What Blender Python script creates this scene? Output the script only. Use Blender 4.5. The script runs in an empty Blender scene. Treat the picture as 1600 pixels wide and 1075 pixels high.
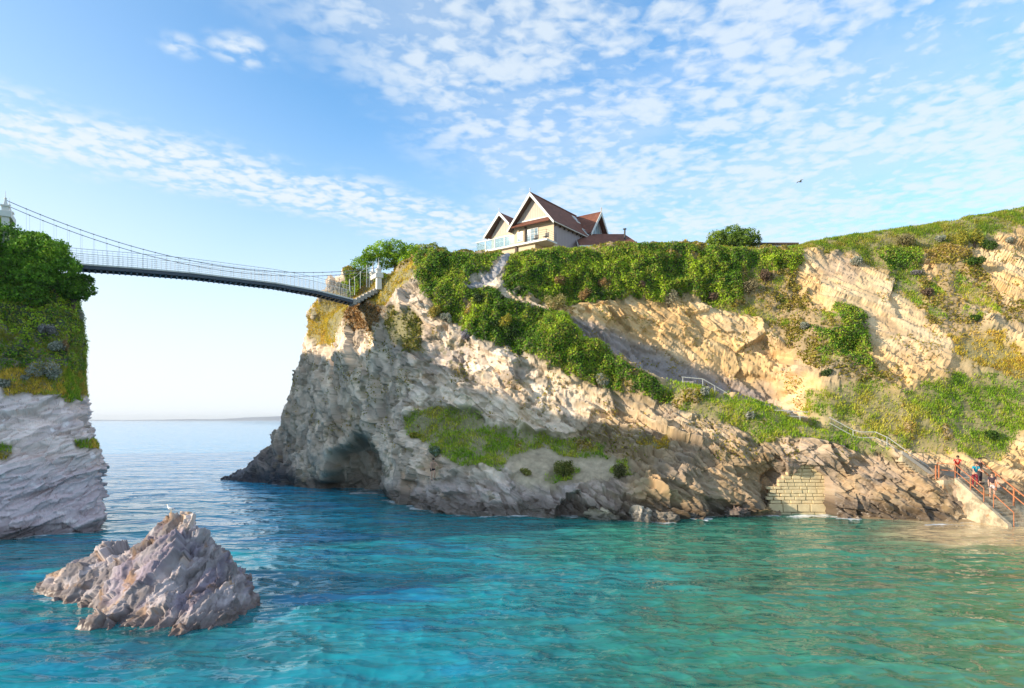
import bpy, math, random
import numpy as np
from mathutils import Vector
from mathutils.bvhtree import BVHTree
random.seed(7); RNG = np.random.default_rng(11)
C = bpy.context.scene.collection
scene = bpy.context.scene
R = math.radians

# ------------------------------------------------------------------ camera
H = 7.0            # camera height above the sea
F = 1000.0         # focal length in photo pixels (photo 1600 wide)
cd = bpy.data.cameras.new('camera'); cam = bpy.data.objects.new('camera', cd); C.objects.link(cam)
cam.location = (0, 0, H); cam.rotation_euler = (R(90), 0, 0)
cd.sensor_width = 36; cd.lens = 36*F/1600; cd.shift_y = (656-537.5)/1600
cd.clip_start = 0.3; cd.clip_end = 60000
scene.camera = cam

# ------------------------------------------------------------------ sky, sun, exposure
SUN_EL = R(16.5); SUN_H = Vector((-0.945, -0.327)).normalized()
S = Vector((SUN_H.x*math.cos(SUN_EL), SUN_H.y*math.cos(SUN_EL), math.sin(SUN_EL)))
w = bpy.data.worlds.new('World'); scene.world = w; w.use_nodes = True
nt = w.node_tree; nt.nodes.clear()
def N(t, nt=nt, **kw):
    n = nt.nodes.new(t)
    for k, v in kw.items():
        if k == 'inp':
            for a, b in v.items(): n.inputs[a].default_value = b
        else: setattr(n, k, v)
    return n
def L(a, b, nt=nt): nt.links.new(a, b)
sky = N('ShaderNodeTexSky', sky_type='NISHITA', sun_disc=False, sun_elevation=SUN_EL,
        sun_rotation=math.atan2(S.x, S.y), air_density=1.0, dust_density=0.6, ozone_density=2.0, altitude=0)
hsv = N('ShaderNodeHueSaturation', inp={'Saturation': 1.0, 'Value': 1.0})
tint = N('ShaderNodeMix', data_type='RGBA', blend_type='MULTIPLY'); tint.inputs[0].default_value = 1; tint.inputs[7].default_value = (1.02, 1.76, 2.12, 1)
L(sky.outputs[0], tint.inputs[6]); L(tint.outputs[2], hsv.inputs['Color'])
tc = N('ShaderNodeTexCoord'); sep = N('ShaderNodeSeparateXYZ'); L(tc.outputs['Generated'], sep.inputs[0])
def M(op, a, b=None, c=None, nt=nt, clamp=False):
    n = nt.nodes.new('ShaderNodeMath'); n.operation = op; n.use_clamp = clamp
    for i, v in enumerate((a, b, c)):
        if v is None: continue
        if hasattr(v, 'links'): nt.links.new(v, n.inputs[i])
        else: n.inputs[i].default_value = v
    return n.outputs[0]
def MR(v, a, b, c=0.0, d=1.0, nt=nt, smooth=True):
    n = nt.nodes.new('ShaderNodeMapRange'); n.interpolation_type = 'SMOOTHSTEP' if smooth else 'LINEAR'
    nt.links.new(v, n.inputs['Value'])
    for k, x in (('From Min', a), ('From Max', b), ('To Min', c), ('To Max', d)): n.inputs[k].default_value = x
    return n.outputs[0]
zc = M('MAXIMUM', sep.outputs['Z'], 0.02)
px_ = M('DIVIDE', sep.outputs['X'], M('ADD', zc, 0.02)); py_ = M('DIVIDE', sep.outputs['Y'], M('ADD', zc, 0.02))
comb = N('ShaderNodeCombineXYZ'); L(px_, comb.inputs[0]); L(py_, comb.inputs[1])
def noise(vec, scale, detail, rough, nt=nt, dist=0.0, lac=2.0):
    n = nt.nodes.new('ShaderNodeTexNoise'); n.inputs['Scale'].default_value = scale; n.inputs['Detail'].default_value = detail
    n.inputs['Roughness'].default_value = rough; n.inputs['Distortion'].default_value = dist; n.inputs['Lacunarity'].default_value = lac
    if vec is not None: nt.links.new(vec, n.inputs['Vector'])
    return n.outputs['Fac']
n_big = noise(comb.outputs[0], 2.2, 4, 0.6); n_mid = noise(comb.outputs[0], 9.0, 5, 0.6, dist=0.3)
n_cell = noise(comb.outputs[0], 21.0, 5, 0.55, dist=0.5)
vor = N('ShaderNodeTexVoronoi', feature='SMOOTH_F1', inp={'Scale': 16.0, 'Smoothness': 0.5}); 
warp = N('ShaderNodeVectorMath', operation='MULTIPLY_ADD'); 
nc = N('ShaderNodeTexNoise', inp={'Scale': 9.0, 'Detail': 3.0}); L(comb.outputs[0], nc.inputs['Vector'])
L(nc.outputs['Color'], warp.inputs[0]); warp.inputs[1].default_value = (0.1, 0.1, 0); L(comb.outputs[0], warp.inputs[2]); L(warp.outputs[0], vor.inputs['Vector'])
cell = M('SUBTRACT', 1.0, M('MULTIPLY', vor.outputs['Distance'], 1.25))
# streak of cloud that runs from the left edge down to the house
jit = M('MULTIPLY', M('SUBTRACT', n_big, 0.5), 0.55)
# line from (-1.62,2.0) to (-0.3,3.05) in the cloud plane
dline = M('ADD', M('SUBTRACT', py_, M('ADD', M('MULTIPLY', px_, 0.80), 3.35)), jit)
band = M('MULTIPLY', MR(M('ABSOLUTE', dline), 0.16, 0.50, 1, 0), MR(px_, -2.6, -1.7))
band = M('MULTIPLY', band, MR(px_, 0.6, 0.0))
# wide field on the right
edge = M('ADD', M('SUBTRACT', px_, M('ADD', M('MULTIPLY', py_, 0.33), -1.12)), M('MULTIPLY', jit, 0.8))
field = MR(edge, -0.10, 0.35)
holes = MR(n_big, 0.36, 0.62)
tex = M('ADD', M('MULTIPLY', cell, 0.40), M('ADD', M('MULTIPLY', n_cell, 0.75), M('MULTIPLY', n_mid, 0.35)))
a_band = M('MULTIPLY', band, MR(M('ADD', tex, M('MULTIPLY', band, 0.10)), 0.58, 0.95))
a_field = M('MULTIPLY', field, MR(M('ADD', tex, M('MULTIPLY', holes, 0.25)), 0.52, 1.08, 0, .85))
veil = M('MULTIPLY', field, MR(noise(comb.outputs[0], 1.3, 6, 0.6, dist=0.4), 0.30, 0.66, 0, 0.40))
sm = N('ShaderNodeVectorMath', operation='DISTANCE'); L(comb.outputs[0], sm.inputs[0]); sm.inputs[1].default_value = (-0.70, 1.66, 0)
sm2 = N('ShaderNodeVectorMath', operation='DISTANCE'); L(comb.outputs[0], sm2.inputs[0]); sm2.inputs[1].default_value = (-0.85, 1.64, 0)
spot = M('MAXIMUM', MR(sm.outputs['Value'], 0.02, 0.12, 1, 0), MR(sm2.outputs['Value'], 0.01, 0.09, 0.8, 0))
a_spot = M('MULTIPLY', spot, MR(tex, 0.55, 0.95))
alpha = M('MAXIMUM', M('MAXIMUM', a_band, a_spot), M('MAXIMUM', a_field, veil))
fade = MR(M('DIVIDE', zc, M('SQRT', M('ADD', M('MULTIPLY', sep.outputs['X'], sep.outputs['X']), M('MULTIPLY', sep.outputs['Y'], sep.outputs['Y'])))), 0.10, 0.27)
alpha = M('MULTIPLY', M('MULTIPLY', alpha, M('ADD', M('MULTIPLY', fade, 0.75), 0.25)), 0.95)
# pale air low over the sea, whiter towards the sun
low = MR(sep.outputs["Z"], 0.0, 0.55, 1, 0)
side = MR(sep.outputs['X'], -0.75, 0.8, 1.0, 0.62)
lowf = M('MULTIPLY', M('POWER', low, 1.35), side)
glow = M('MULTIPLY', MR(sep.outputs['X'], -0.1, -0.95), 0.42)
lowf = M('MAXIMUM', lowf, M('MULTIPLY', M('ADD', lowf, glow), 0.8))
mixl = N('ShaderNodeMix', data_type='RGBA'); L(lowf, mixl.inputs['Factor']); L(hsv.outputs[0], mixl.inputs[6]); mixl.inputs[7].default_value = (6.3, 6.6, 6.9, 1)
mixc = N('ShaderNodeMix', data_type='RGBA'); L(alpha, mixc.inputs['Factor']); L(mixl.outputs[2], mixc.inputs[6]); mixc.inputs[7].default_value = (5.2, 5.75, 6.2, 1)
bg = N('ShaderNodeBackground', inp={'Strength': 0.085}); L(mixc.outputs[2], bg.inputs[0])
wo = N('ShaderNodeOutputWorld'); L(bg.outputs[0], wo.inputs[0])

sd = bpy.data.lights.new('sun', 'SUN'); sd.energy = 3.5; sd.angle = R(0.6); sd.color = (1.0, 0.86, 0.66)
so = bpy.data.objects.new('sun', sd); C.objects.link(so); so.rotation_euler = S.to_track_quat('Z', 'Y').to_euler()
scene.view_settings.view_transform = 'Standard'; scene.view_settings.look = 'None'
scene.view_settings.exposure = 0.95; scene.view_settings.gamma = 1.0
scene.render.engine = 'CYCLES'

# ------------------------------------------------------------------ helpers
def tag(o, label=None, cat=None, group=None, kind=None):
    if label: o['label'] = label
    if cat: o['category'] = cat
    if group: o['group'] = group
    if kind: o['kind'] = kind
    return o
def W(x, y, Y):
    """point seen in the photo at pixel (x, y) when it is Y metres away"""
    return np.array([(x-800)/F*Y, Y, H-(y-656)/F*Y])
def Wv(x, y, Y): return Vector(W(x, y, Y))
def empty(name, loc, rz=0):
    o = bpy.data.objects.new(name, None); C.objects.link(o); o.location = loc; o.rotation_euler = (0, 0, rz); o.empty_display_size = .2
    return o
def fast_mesh(name, V, quads, col=None, mat=None, parent=None, smooth=False, attrs=None):
    V = np.asarray(V, np.float32); Q = np.asarray(quads, np.int32); k = Q.shape[1]
    me = bpy.data.meshes.new(name)
    me.vertices.add(len(V)); me.vertices.foreach_set('co', V.ravel())
    me.loops.add(Q.size); me.loops.foreach_set('vertex_index', Q.ravel())
    me.polygons.add(len(Q)); me.polygons.foreach_set('loop_start', np.arange(0, Q.size, k, dtype=np.int32))
    me.polygons.foreach_set('loop_total', np.full(len(Q), k, np.int32))
    if smooth: me.polygons.foreach_set('use_smooth', np.ones(len(Q), bool))
    me.update(calc_edges=True)
    if col is not None:
        a = me.attributes.new('Col', 'FLOAT_COLOR', 'POINT')
        a.data.foreach_set('color', np.concatenate([col, np.ones((len(col), 1))], 1).astype(np.float32).ravel())
    for kx, v in (attrs or {}).items():
        a = me.attributes.new(kx, 'FLOAT', 'POINT'); a.data.foreach_set('value', np.asarray(v, np.float32).ravel())
    if mat: me.materials.append(mat)
    o = bpy.data.objects.new(name, me); C.objects.link(o)
    if parent: o.parent = parent
    return o
class MB:
    def __init__(s): s.v = []; s.f = []
    def poly(s, pts):
        n = len(s.v); s.v += [tuple(p) for p in pts]; s.f.append(tuple(range(n, n+len(pts))))
    def hexa(s, p):       # 8 points: bottom 4, top 4
        n = len(s.v); s.v += [tuple(q) for q in p]
        s.f += [tuple(n+i for i in f) for f in ((3,2,1,0),(4,5,6,7),(0,1,5,4),(1,2,6,5),(2,3,7,6),(3,0,4,7))]
        return s
    def box(s, o, a, b, c):   # origin corner and three edge vectors
        o, a, b, c = map(Vector, (o, a, b, c))
        return s.hexa([o, o+a, o+a+b, o+b, o+c, o+a+c, o+a+b+c, o+b+c])
    def slab(s, pts, d):      # polygon extruded by vector d
        n = len(s.v); k = len(pts); d = Vector(d)
        s.v += [tuple(p) for p in pts]+[tuple(Vector(p)+d) for p in pts]
        s.f.append(tuple(range(n+k-1, n-1, -1))); s.f.append(tuple(range(n+k, n+2*k)))
        for i in range(k): j = (i+1) % k; s.f.append((n+i, n+j, n+k+j, n+k+i))
        return s
    def bar(s, p0, p1, r, sides=6, r1=None):
        p0, p1 = Vector(p0), Vector(p1); d = (p1-p0).normalized(); r1 = r if r1 is None else r1
        u = d.cross(Vector((0, 0, 1)));  u = u.normalized() if u.length > 1e-3 else Vector((1, 0, 0)); v = d.cross(u)
        n = len(s.v)
        for p, q in ((p0, r), (p1, r1)):
            for i in range(sides):
                t = 2*math.pi*i/sides; s.v.append(tuple(p+u*math.cos(t)*q+v*math.sin(t)*q))
        s.f.append(tuple(range(n+sides-1, n-1, -1))); s.f.append(tuple(range(n+sides, n+2*sides)))
        for i in range(sides): j = (i+1) % sides; s.f.append((n+i, n+j, n+sides+j, n+sides+i))
        return s
    def path(s, pts, r, sides=6, rr=None):
        for i, (a, b) in enumerate(zip(pts[:-1], pts[1:])):
            s.bar(a, b, rr[i] if rr else r, sides, rr[i+1] if rr else None)
        return s
    def ball(s, c, rx, ry=None, rz=None, nu=10, nv=7):
        ry = ry or rx; rz = rz or rx; n = len(s.v)
        for j in range(nv+1):
            t = math.pi*j/nv
            for i in range(nu):
                a = 2*math.pi*i/nu; s.v.append((c[0]+rx*math.sin(t)*math.cos(a), c[1]+ry*math.sin(t)*math.sin(a), c[2]+rz*math.cos(t)))
        for j in range(nv):
            for i in range(nu): k = (i+1) % nu; s.f.append((n+j*nu+i, n+(j+1)*nu+i, n+(j+1)*nu+k, n+j*nu+k))
        return s
    def build(s, name, mat, parent=None, smooth=False, bevel=0):
        me = bpy.data.meshes.new(name); me.from_pydata(s.v, [], s.f); me.update()
        if smooth:
            for p in me.polygons: p.use_smooth = True
        if mat: me.materials.append(mat)
        o = bpy.data.objects.new(name, me); C.objects.link(o)
        if parent: 
            o.parent = parent
        if bevel:
            m = o.modifiers.new('bevel', 'BEVEL'); m.width = bevel; m.segments = 2
        return o

def vnoise(p, seed=0):
    p = np.asarray(p, np.float64); i = np.floor(p); f = p-i; i = i.astype(np.int64)
    f = f*f*f*(f*(f*6-15)+10)
    def h(a, b, c):
        x = (a*374761393+b*668265263+c*1274126177+seed*974634777) & 0xffffffff
        x = ((x ^ (x >> 13))*1274126177) & 0xffffffff; x = ((x ^ (x >> 15))*2246822519) & 0xffffffff
        return ((x ^ (x >> 16)) & 0xffffff)/float(0x7fffff)-1.0
    X, Y, Z = i[:, 0], i[:, 1], i[:, 2]; fx, fy, fz = f[:, 0], f[:, 1], f[:, 2]
    r = 0
    for dz in (0, 1):
        wz = fz if dz else 1-fz
        for dy in (0, 1):
            wy = fy if dy else 1-fy
            r = r+wz*wy*(h(X, Y+dy, Z+dz)*(1-fx)+h(X+1, Y+dy, Z+dz)*fx)
    return r
ROT = np.array([[0.0, 0.8, 0.6], [-0.8, 0.36, -0.48], [-0.6, -0.48, 0.64]])
def fbm(p, oct=4, gain=0.5, seed=0, ridged=False):
    p = np.asarray(p, np.float64); a = 1.0; r = 0; s = 0
    for o in range(oct):
        n = vnoise(p, seed+o*17)
        if ridged: n = 1-2*np.abs(n)
        r = r+a*n; s += a; a *= gain; p = p@ROT.T*2.03+3.7
    return r/s
def worley(p, seed=0):
    p = np.asarray(p, np.float64); ic = np.floor(p).astype(np.int64); f = p-ic
    f1 = np.full(len(p), 9.0); f2 = f1.copy(); idv = np.zeros(len(p))
    def h(a, b, c, k):
        x = (a*374761393+b*668265263+c*1274126177+(seed+k)*974634777) & 0xffffffff
        x = ((x ^ (x >> 13))*1274126177) & 0xffffffff; x = ((x ^ (x >> 15))*2246822519) & 0xffffffff
        return ((x ^ (x >> 16)) & 0xffffff)/float(0x1000000)
    for dx in (-1, 0, 1):
        for dy in (-1, 0, 1):
            for dz in (-1, 0, 1):
                a, b, c = ic[:, 0]+dx, ic[:, 1]+dy, ic[:, 2]+dz
                d = np.sqrt((dx+h(a, b, c, 1)-f[:, 0])**2+(dy+h(a, b, c, 2)-f[:, 1])**2+(dz+h(a, b, c, 3)-f[:, 2])**2)
                nn = d < f1; f2 = np.where(nn, f1, np.minimum(f2, d)); idv = np.where(nn, h(a, b, c, 4), idv); f1 = np.where(nn, d, f1)
    return f1, f2, idv
def facets(B, sc, seed, tilt=1.0):
    """broken rock: every cell is a tilted flat face, in units where a cell is 1 across"""
    p = B*np.asarray(sc); ic = np.floor(p).astype(np.int64); f = p-ic; best = np.full(len(p), 9.0); out = np.zeros(len(p)); idv = np.zeros(len(p))
    def h(a, b, c, k):
        x = (a*374761393+b*668265263+c*1274126177+(seed+k)*974634777) & 0xffffffff
        x = ((x ^ (x >> 13))*1274126177) & 0xffffffff; x = ((x ^ (x >> 15))*2246822519) & 0xffffffff
        return ((x ^ (x >> 16)) & 0xffffff)/float(0x1000000)
    for dx in (-1, 0, 1):
        for dy in (-1, 0, 1):
            for dz in (-1, 0, 1):
                a, b, c = ic[:, 0]+dx, ic[:, 1]+dy, ic[:, 2]+dz
                vx = f[:, 0]-dx-h(a, b, c, 1); vy = f[:, 1]-dy-h(a, b, c, 2); vz = f[:, 2]-dz-h(a, b, c, 3)
                d = vx*vx+vy*vy+vz*vz; nn = d < best; best = np.where(nn, d, best)
                g = (h(a, b, c, 4)-.5)*1.0+tilt*(vx*(h(a, b, c, 5)*2-1)+vy*(h(a, b, c, 6)*2-1)+vz*(h(a, b, c, 7)*2-1))
                out = np.where(nn, g, out); idv = np.where(nn, h(a, b, c, 8), idv)
    return out, idv
def sstep(a, b, x): t = np.clip((x-a)/(b-a), 0, 1); return t*t*(3-2*t)
def lerp(a, b, t): return a+(b-a)*t
def inpoly(x, y, poly):
    r = np.zeros(x.shape, bool); n = len(poly)
    for i in range(n):
        x0, y0 = poly[i]; x1, y1 = poly[(i+1) % n]
        c = ((y0 > y) != (y1 > y)); xi = (x1-x0)*(y-y0)/((y1-y0) if y1 != y0 else 1e-9)+x0
        r ^= c & (x < xi)
    return r
def blur(g, n):
    for _ in range(3):
        for ax in (0, 1):
            p = np.pad(g, [(n, n) if a == ax else (0, 0) for a in (0, 1)], mode='edge')
            c = np.cumsum(p, axis=ax); c = np.concatenate([np.zeros_like(np.take(c, [0], ax)), c], ax)
            m = g.shape[ax]
            g = (np.take(c, np.arange(2*n+1, 2*n+1+m), ax)-np.take(c, np.arange(0, m), ax))/(2*n+1)
    return g

# ------------------------------------------------------------------ materials
def mat(name): 
    m = bpy.data.materials.new(name); m.use_nodes = True; m.node_tree.nodes.clear(); return m, m.node_tree
def finish(m, t, sh): o = t.nodes.new('ShaderNodeOutputMaterial'); t.links.new(sh, o.inputs[0]); return m
def pmat(name, col, rough=0.6, metal=0.0, var=0.12, scale=6.0, bump=0.0, spec=0.4, kind=None, emit=None):
    m, t = mat(name); b = t.nodes.new('ShaderNodeBsdfPrincipled'); tcn = t.nodes.new('ShaderNodeTexCoord')
    n = noise(tcn.outputs['Object'], scale, 5, 0.6, t)
    mx = t.nodes.new('ShaderNodeMix'); mx.data_type = 'RGBA'; t.links.new(n, mx.inputs[0])
    mx.inputs[6].default_value = tuple(c*(1-var) for c in col)+(1,); mx.inputs[7].default_value = tuple(min(1, c*(1+var)) for c in col)+(1,)
    out = mx.outputs[2]
    if kind == 'boards':
        wv = t.nodes.new('ShaderNodeTexWave'); wv.bands_direction = 'X'; wv.inputs['Scale'].default_value = 1.6; wv.inputs['Distortion'].default_value = 0
        t.links.new(tcn.outputs['Object'], wv.inputs[0])
        f = MR(wv.outputs['Fac'], 0.0, 0.12, 0.55, 1.0, t)
        vm = t.nodes.new('ShaderNodeMix'); vm.data_type = 'RGBA'; vm.blend_type = 'MULTIPLY'; vm.inputs[0].default_value = 1
        t.links.new(out, vm.inputs[6]); t.links.new(f, vm.inputs[7]); out = vm.outputs[2]
    if kind == 'stains':
        st_ = MR(noise(tcn.outputs['Object'], 1.7, 6, .7, t, dist=.6), .54, .66, 0, .85, t); vm = t.nodes.new('ShaderNodeMix'); vm.data_type = 'RGBA'
        t.links.new(st_, vm.inputs[0]); t.links.new(out, vm.inputs[6]); vm.inputs[7].default_value = (.42, .19, .06, 1)
        st2_ = MR(noise(tcn.outputs['Object'], .9, 7, .75, t), .42, .62, 0, .75, t); v2 = t.nodes.new('ShaderNodeMix'); v2.data_type = 'RGBA'
        t.links.new(st2_, v2.inputs[0]); t.links.new(vm.outputs[2], v2.inputs[6]); v2.inputs[7].default_value = (.16, .125, .085, 1); out = v2.outputs[2]
    if kind == 'tiles':
        wv = t.nodes.new('ShaderNodeTexWave'); wv.bands_direction = 'Z'; wv.wave_profile = 'SAW'; wv.inputs['Scale'].default_value = 2.1; wv.inputs['Distortion'].default_value = .3
        t.links.new(tcn.outputs['Object'], wv.inputs[0]); vr = t.nodes.new('ShaderNodeTexVoronoi'); vr.inputs['Scale'].default_value = 3.5; t.links.new(tcn.outputs['Object'], vr.inputs[0])
        f = M('MULTIPLY', MR(wv.outputs['Fac'], 0.0, 0.5, 0.6, 1.05, t), MR(M('MULTIPLY', M('ADD', vr.outputs['Color'], 0.0, nt=t), 1.0, nt=t), 0, 1, .75, 1.2, t), nt=t)
        vm = t.nodes.new('ShaderNodeMix'); vm.data_type = 'RGBA'; vm.blend_type = 'MULTIPLY'; vm.inputs[0].default_value = 1
        t.links.new(out, vm.inputs[6]); t.links.new(f, vm.inputs[7]); out = vm.outputs[2]
    t.links.new(out, b.inputs['Base Color']); b.inputs['Roughness'].default_value = rough; b.inputs['Metallic'].default_value = metal
    b.inputs['Specular IOR Level'].default_value = spec
    if bump:
        bn = t.nodes.new('ShaderNodeBump'); bn.inputs['Strength'].default_value = 0.6; bn.inputs['Distance'].default_value = bump
        t.links.new(noise(tcn.outputs['Object'], scale*3, 6, 0.65, t), bn.inputs['Height']); t.links.new(bn.outputs[0], b.inputs['Normal'])
    return finish(m, t, b.outputs[0])
def rock_material(name, bedding, fs=1.0):
    m, t = mat(name); b = t.nodes.new('ShaderNodeBsdfPrincipled'); at = t.nodes.new('ShaderNodeAttribute'); at.attribute_name = 'Col'
    rf = t.nodes.new('ShaderNodeAttribute'); rf.attribute_name = 'Rock'
    wt = t.nodes.new('ShaderNodeAttribute'); wt.attribute_name = 'Wet'
    tcn = t.nodes.new('ShaderNodeTexCoord'); mp = t.nodes.new('ShaderNodeMapping'); mp.vector_type = 'TEXTURE'; mp.inputs['Rotation'].default_value = bedding; mp.inputs['Scale'].default_value = (3.2, 3.2, .42)
    t.links.new(tcn.outputs['Object'], mp.inputs[0])
    n1 = noise(mp.outputs[0], 1.6*fs, 9, 0.68, t); n2 = noise(tcn.outputs['Object'], 2.4*fs, 10, 0.72, t, dist=0.3); n3 = noise(tcn.outputs['Object'], 0.35, 4, 0.5, t)
    v = M('ADD', M('MULTIPLY', n1, 0.55), M('MULTIPLY', n2, 0.45), nt=t)
    f = MR(v, 0.37, 0.62, 0.42, 1.45, t)
    f = M('ADD', M('MULTIPLY', M('SUBTRACT', f, 1.0, nt=t), M('ADD', M('MULTIPLY', rf.outputs['Fac'], 0.8, nt=t), 0.2, nt=t), nt=t), 1.0, nt=t)
    vm = t.nodes.new('ShaderNodeVectorMath'); vm.operation = 'SCALE'; t.links.new(at.outputs['Color'], vm.inputs[0]); t.links.new(f, vm.inputs['Scale'])
    t.links.new(vm.outputs[0], b.inputs['Base Color'])
    t.links.new(MR(wt.outputs['Fac'], 0, 1, 0.93, 0.42, t), b.inputs['Roughness']); b.inputs['Specular IOR Level'].default_value = 0.3
    bn = t.nodes.new('ShaderNodeBump'); bn.inputs['Strength'].default_value = 0.9; bn.inputs['Distance'].default_value = 0.34/fs
    t.links.new(M('MULTIPLY', v, rf.outputs['Fac'], nt=t), bn.inputs['Height']); t.links.new(bn.outputs[0], b.inputs['Normal'])
    return finish(m, t, b.outputs[0])
def leaf_material(name, trans=0.35):
    m, t = mat(name); at = t.nodes.new('ShaderNodeAttribute'); at.attribute_name = 'Col'
    b = t.nodes.new('ShaderNodeBsdfPrincipled'); b.inputs['Roughness'].default_value = 0.55; b.inputs['Specular IOR Level'].default_value = 0.25
    tr = t.nodes.new('ShaderNodeBsdfTranslucent'); mx = t.nodes.new('ShaderNodeMixShader'); mx.inputs[0].default_value = trans
    tcn = t.nodes.new('ShaderNodeTexCoord'); nn = noise(tcn.outputs['Object'], 3.0, 3, 0.6, t)
    vm = t.nodes.new('ShaderNodeVectorMath'); vm.operation = 'SCALE'; t.links.new(at.outputs['Color'], vm.inputs[0]); t.links.new(MR(nn, 0.3, 0.7, 0.75, 1.25, t), vm.inputs['Scale'])
    t.links.new(vm.outputs[0], b.inputs['Base Color']); t.links.new(vm.outputs[0], tr.inputs[0])
    t.links.new(b.outputs[0], mx.inputs[1]); t.links.new(tr.outputs[0], mx.inputs[2])
    return finish(m, t, mx.outputs[0])
M_leaf = leaf_material('leaves'); M_grass = leaf_material('grass_blades', 0.4)
M_white = pmat('white_paint', (.70, .68, .63), .5, var=.10, scale=3); M_cream = pmat('cream_render', (.62, .50, .35), .8, var=.06, bump=.01)
M_cladding = pmat('pale_boards', (.60, .49, .40), .7, var=.1, kind='boards'); M_greyclad = pmat('grey_boards', (.38, .32, .33), .7, var=.1, kind='boards')
M_timber = pmat('dark_timber', (.09, .055, .04), .7); M_tile = pmat('clay_tiles', (.20, .072, .042), .8, var=.25, kind='tiles', scale=2)
M_tiled = pmat('weathered_tiles', (.16, .065, .055), .8, var=.3, kind='tiles', scale=2)
M_steel = pmat('dark_steel', (.07, .085, .11), .5, metal=.3); M_galv = pmat('galvanised', (.42, .44, .46), .45, metal=.6)
M_wire = pmat('wire', (.26, .27, .29), .5, metal=.5); M_rust = pmat('rusty_paint', (.48, .17, .07), .7, var=.35, scale=14)
M_railwhite = pmat('weathered_white_rail', (.48, .48, .45), .5, var=.12)
M_conc = pmat('concrete', (.54, .45, .31), .9, var=.3, scale=1.4, bump=.06, kind='stains'); M_path = pmat('worn_path', (.36, .33, .29), .9, var=.2, scale=1.5, bump=.02)
M_bark = pmat('bark', (.12, .085, .06), .9, var=.3, bump=.03); M_black = pmat('black_metal', (.02, .02, .022), .5)
m, t = mat('window_glass'); b = t.nodes.new('ShaderNodeBsdfPrincipled'); b.inputs['Base Color'].default_value = (.16, .24, .30, 1); b.inputs['Roughness'].default_value = .015; b.inputs['Specular IOR Level'].default_value = .5
nb = noise(t.nodes.new('ShaderNodeTexCoord').outputs['Object'], 2.0, 2, .5, t); bn = t.nodes.new('ShaderNodeBump'); bn.inputs['Distance'].default_value = .0004; t.links.new(nb, bn.inputs['Height']); t.links.new(bn.outputs[0], b.inputs['Normal'])
M_glass = finish(m, t, b.outputs[0])
m, t = mat('balustrade_glass'); gl = t.nodes.new('ShaderNodeBsdfGlossy'); gl.inputs['Roughness'].default_value = .02; trn = t.nodes.new('ShaderNodeBsdfTransparent'); trn.inputs[0].default_value = (.80, .90, .92, 1)
df = t.nodes.new('ShaderNodeBsdfDiffuse'); df.inputs[0].default_value = (.40, .50, .54, 1)
m1 = t.nodes.new('ShaderNodeMixShader'); m1.inputs[0].default_value = .08; t.links.new(trn.outputs[0], m1.inputs[1]); t.links.new(gl.outputs[0], m1.inputs[2])
m2 = t.nodes.new('ShaderNodeMixShader'); n = noise(t.nodes.new('ShaderNodeTexCoord').outputs['Object'], 3, 3, .5, t); t.links.new(MR(n, .3, .7, .15, .4, t), m2.inputs[0]); t.links.new(m1.outputs[0], m2.inputs[1]); t.links.new(df.outputs[0], m2.inputs[2])
M_balglass = finish(m, t, m2.outputs[0])

# ------------------------------------------------------------------ the sheet builder for the cliffs
def catmull(P, ts):
    """P (n, ...) knots, ts in [0, n-1]"""
    n = len(P); i = np.clip(np.floor(ts).astype(int), 0, n-2); f = (ts-i)
    sh = (-1,)+(1,)*(P.ndim-1); f = f.reshape(sh)
    p0 = P[np.clip(i-1, 0, n-1)]; p1 = P[i]; p2 = P[i+1]; p3 = P[np.clip(i+2, 0, n-1)]
    return p1+.5*f*(p2-p0+f*(2*p0-5*p1+4*p2-p3+f*(3*(p1-p2)+p3-p0)))
def grid_normals(G):
    du = np.gradient(G, axis=0); dv = np.gradient(G, axis=1); n = np.cross(du, dv)
    return n/np.maximum(np.linalg.norm(n, axis=2, keepdims=True), 1e-9)
def quads(nu, nv):
    i = np.arange(nu-1)[:, None]*nv+np.arange(nv-1)[None, :]
    return np.stack([i, i+nv, i+nv+1, i+1], -1).reshape(-1, 4)

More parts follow.
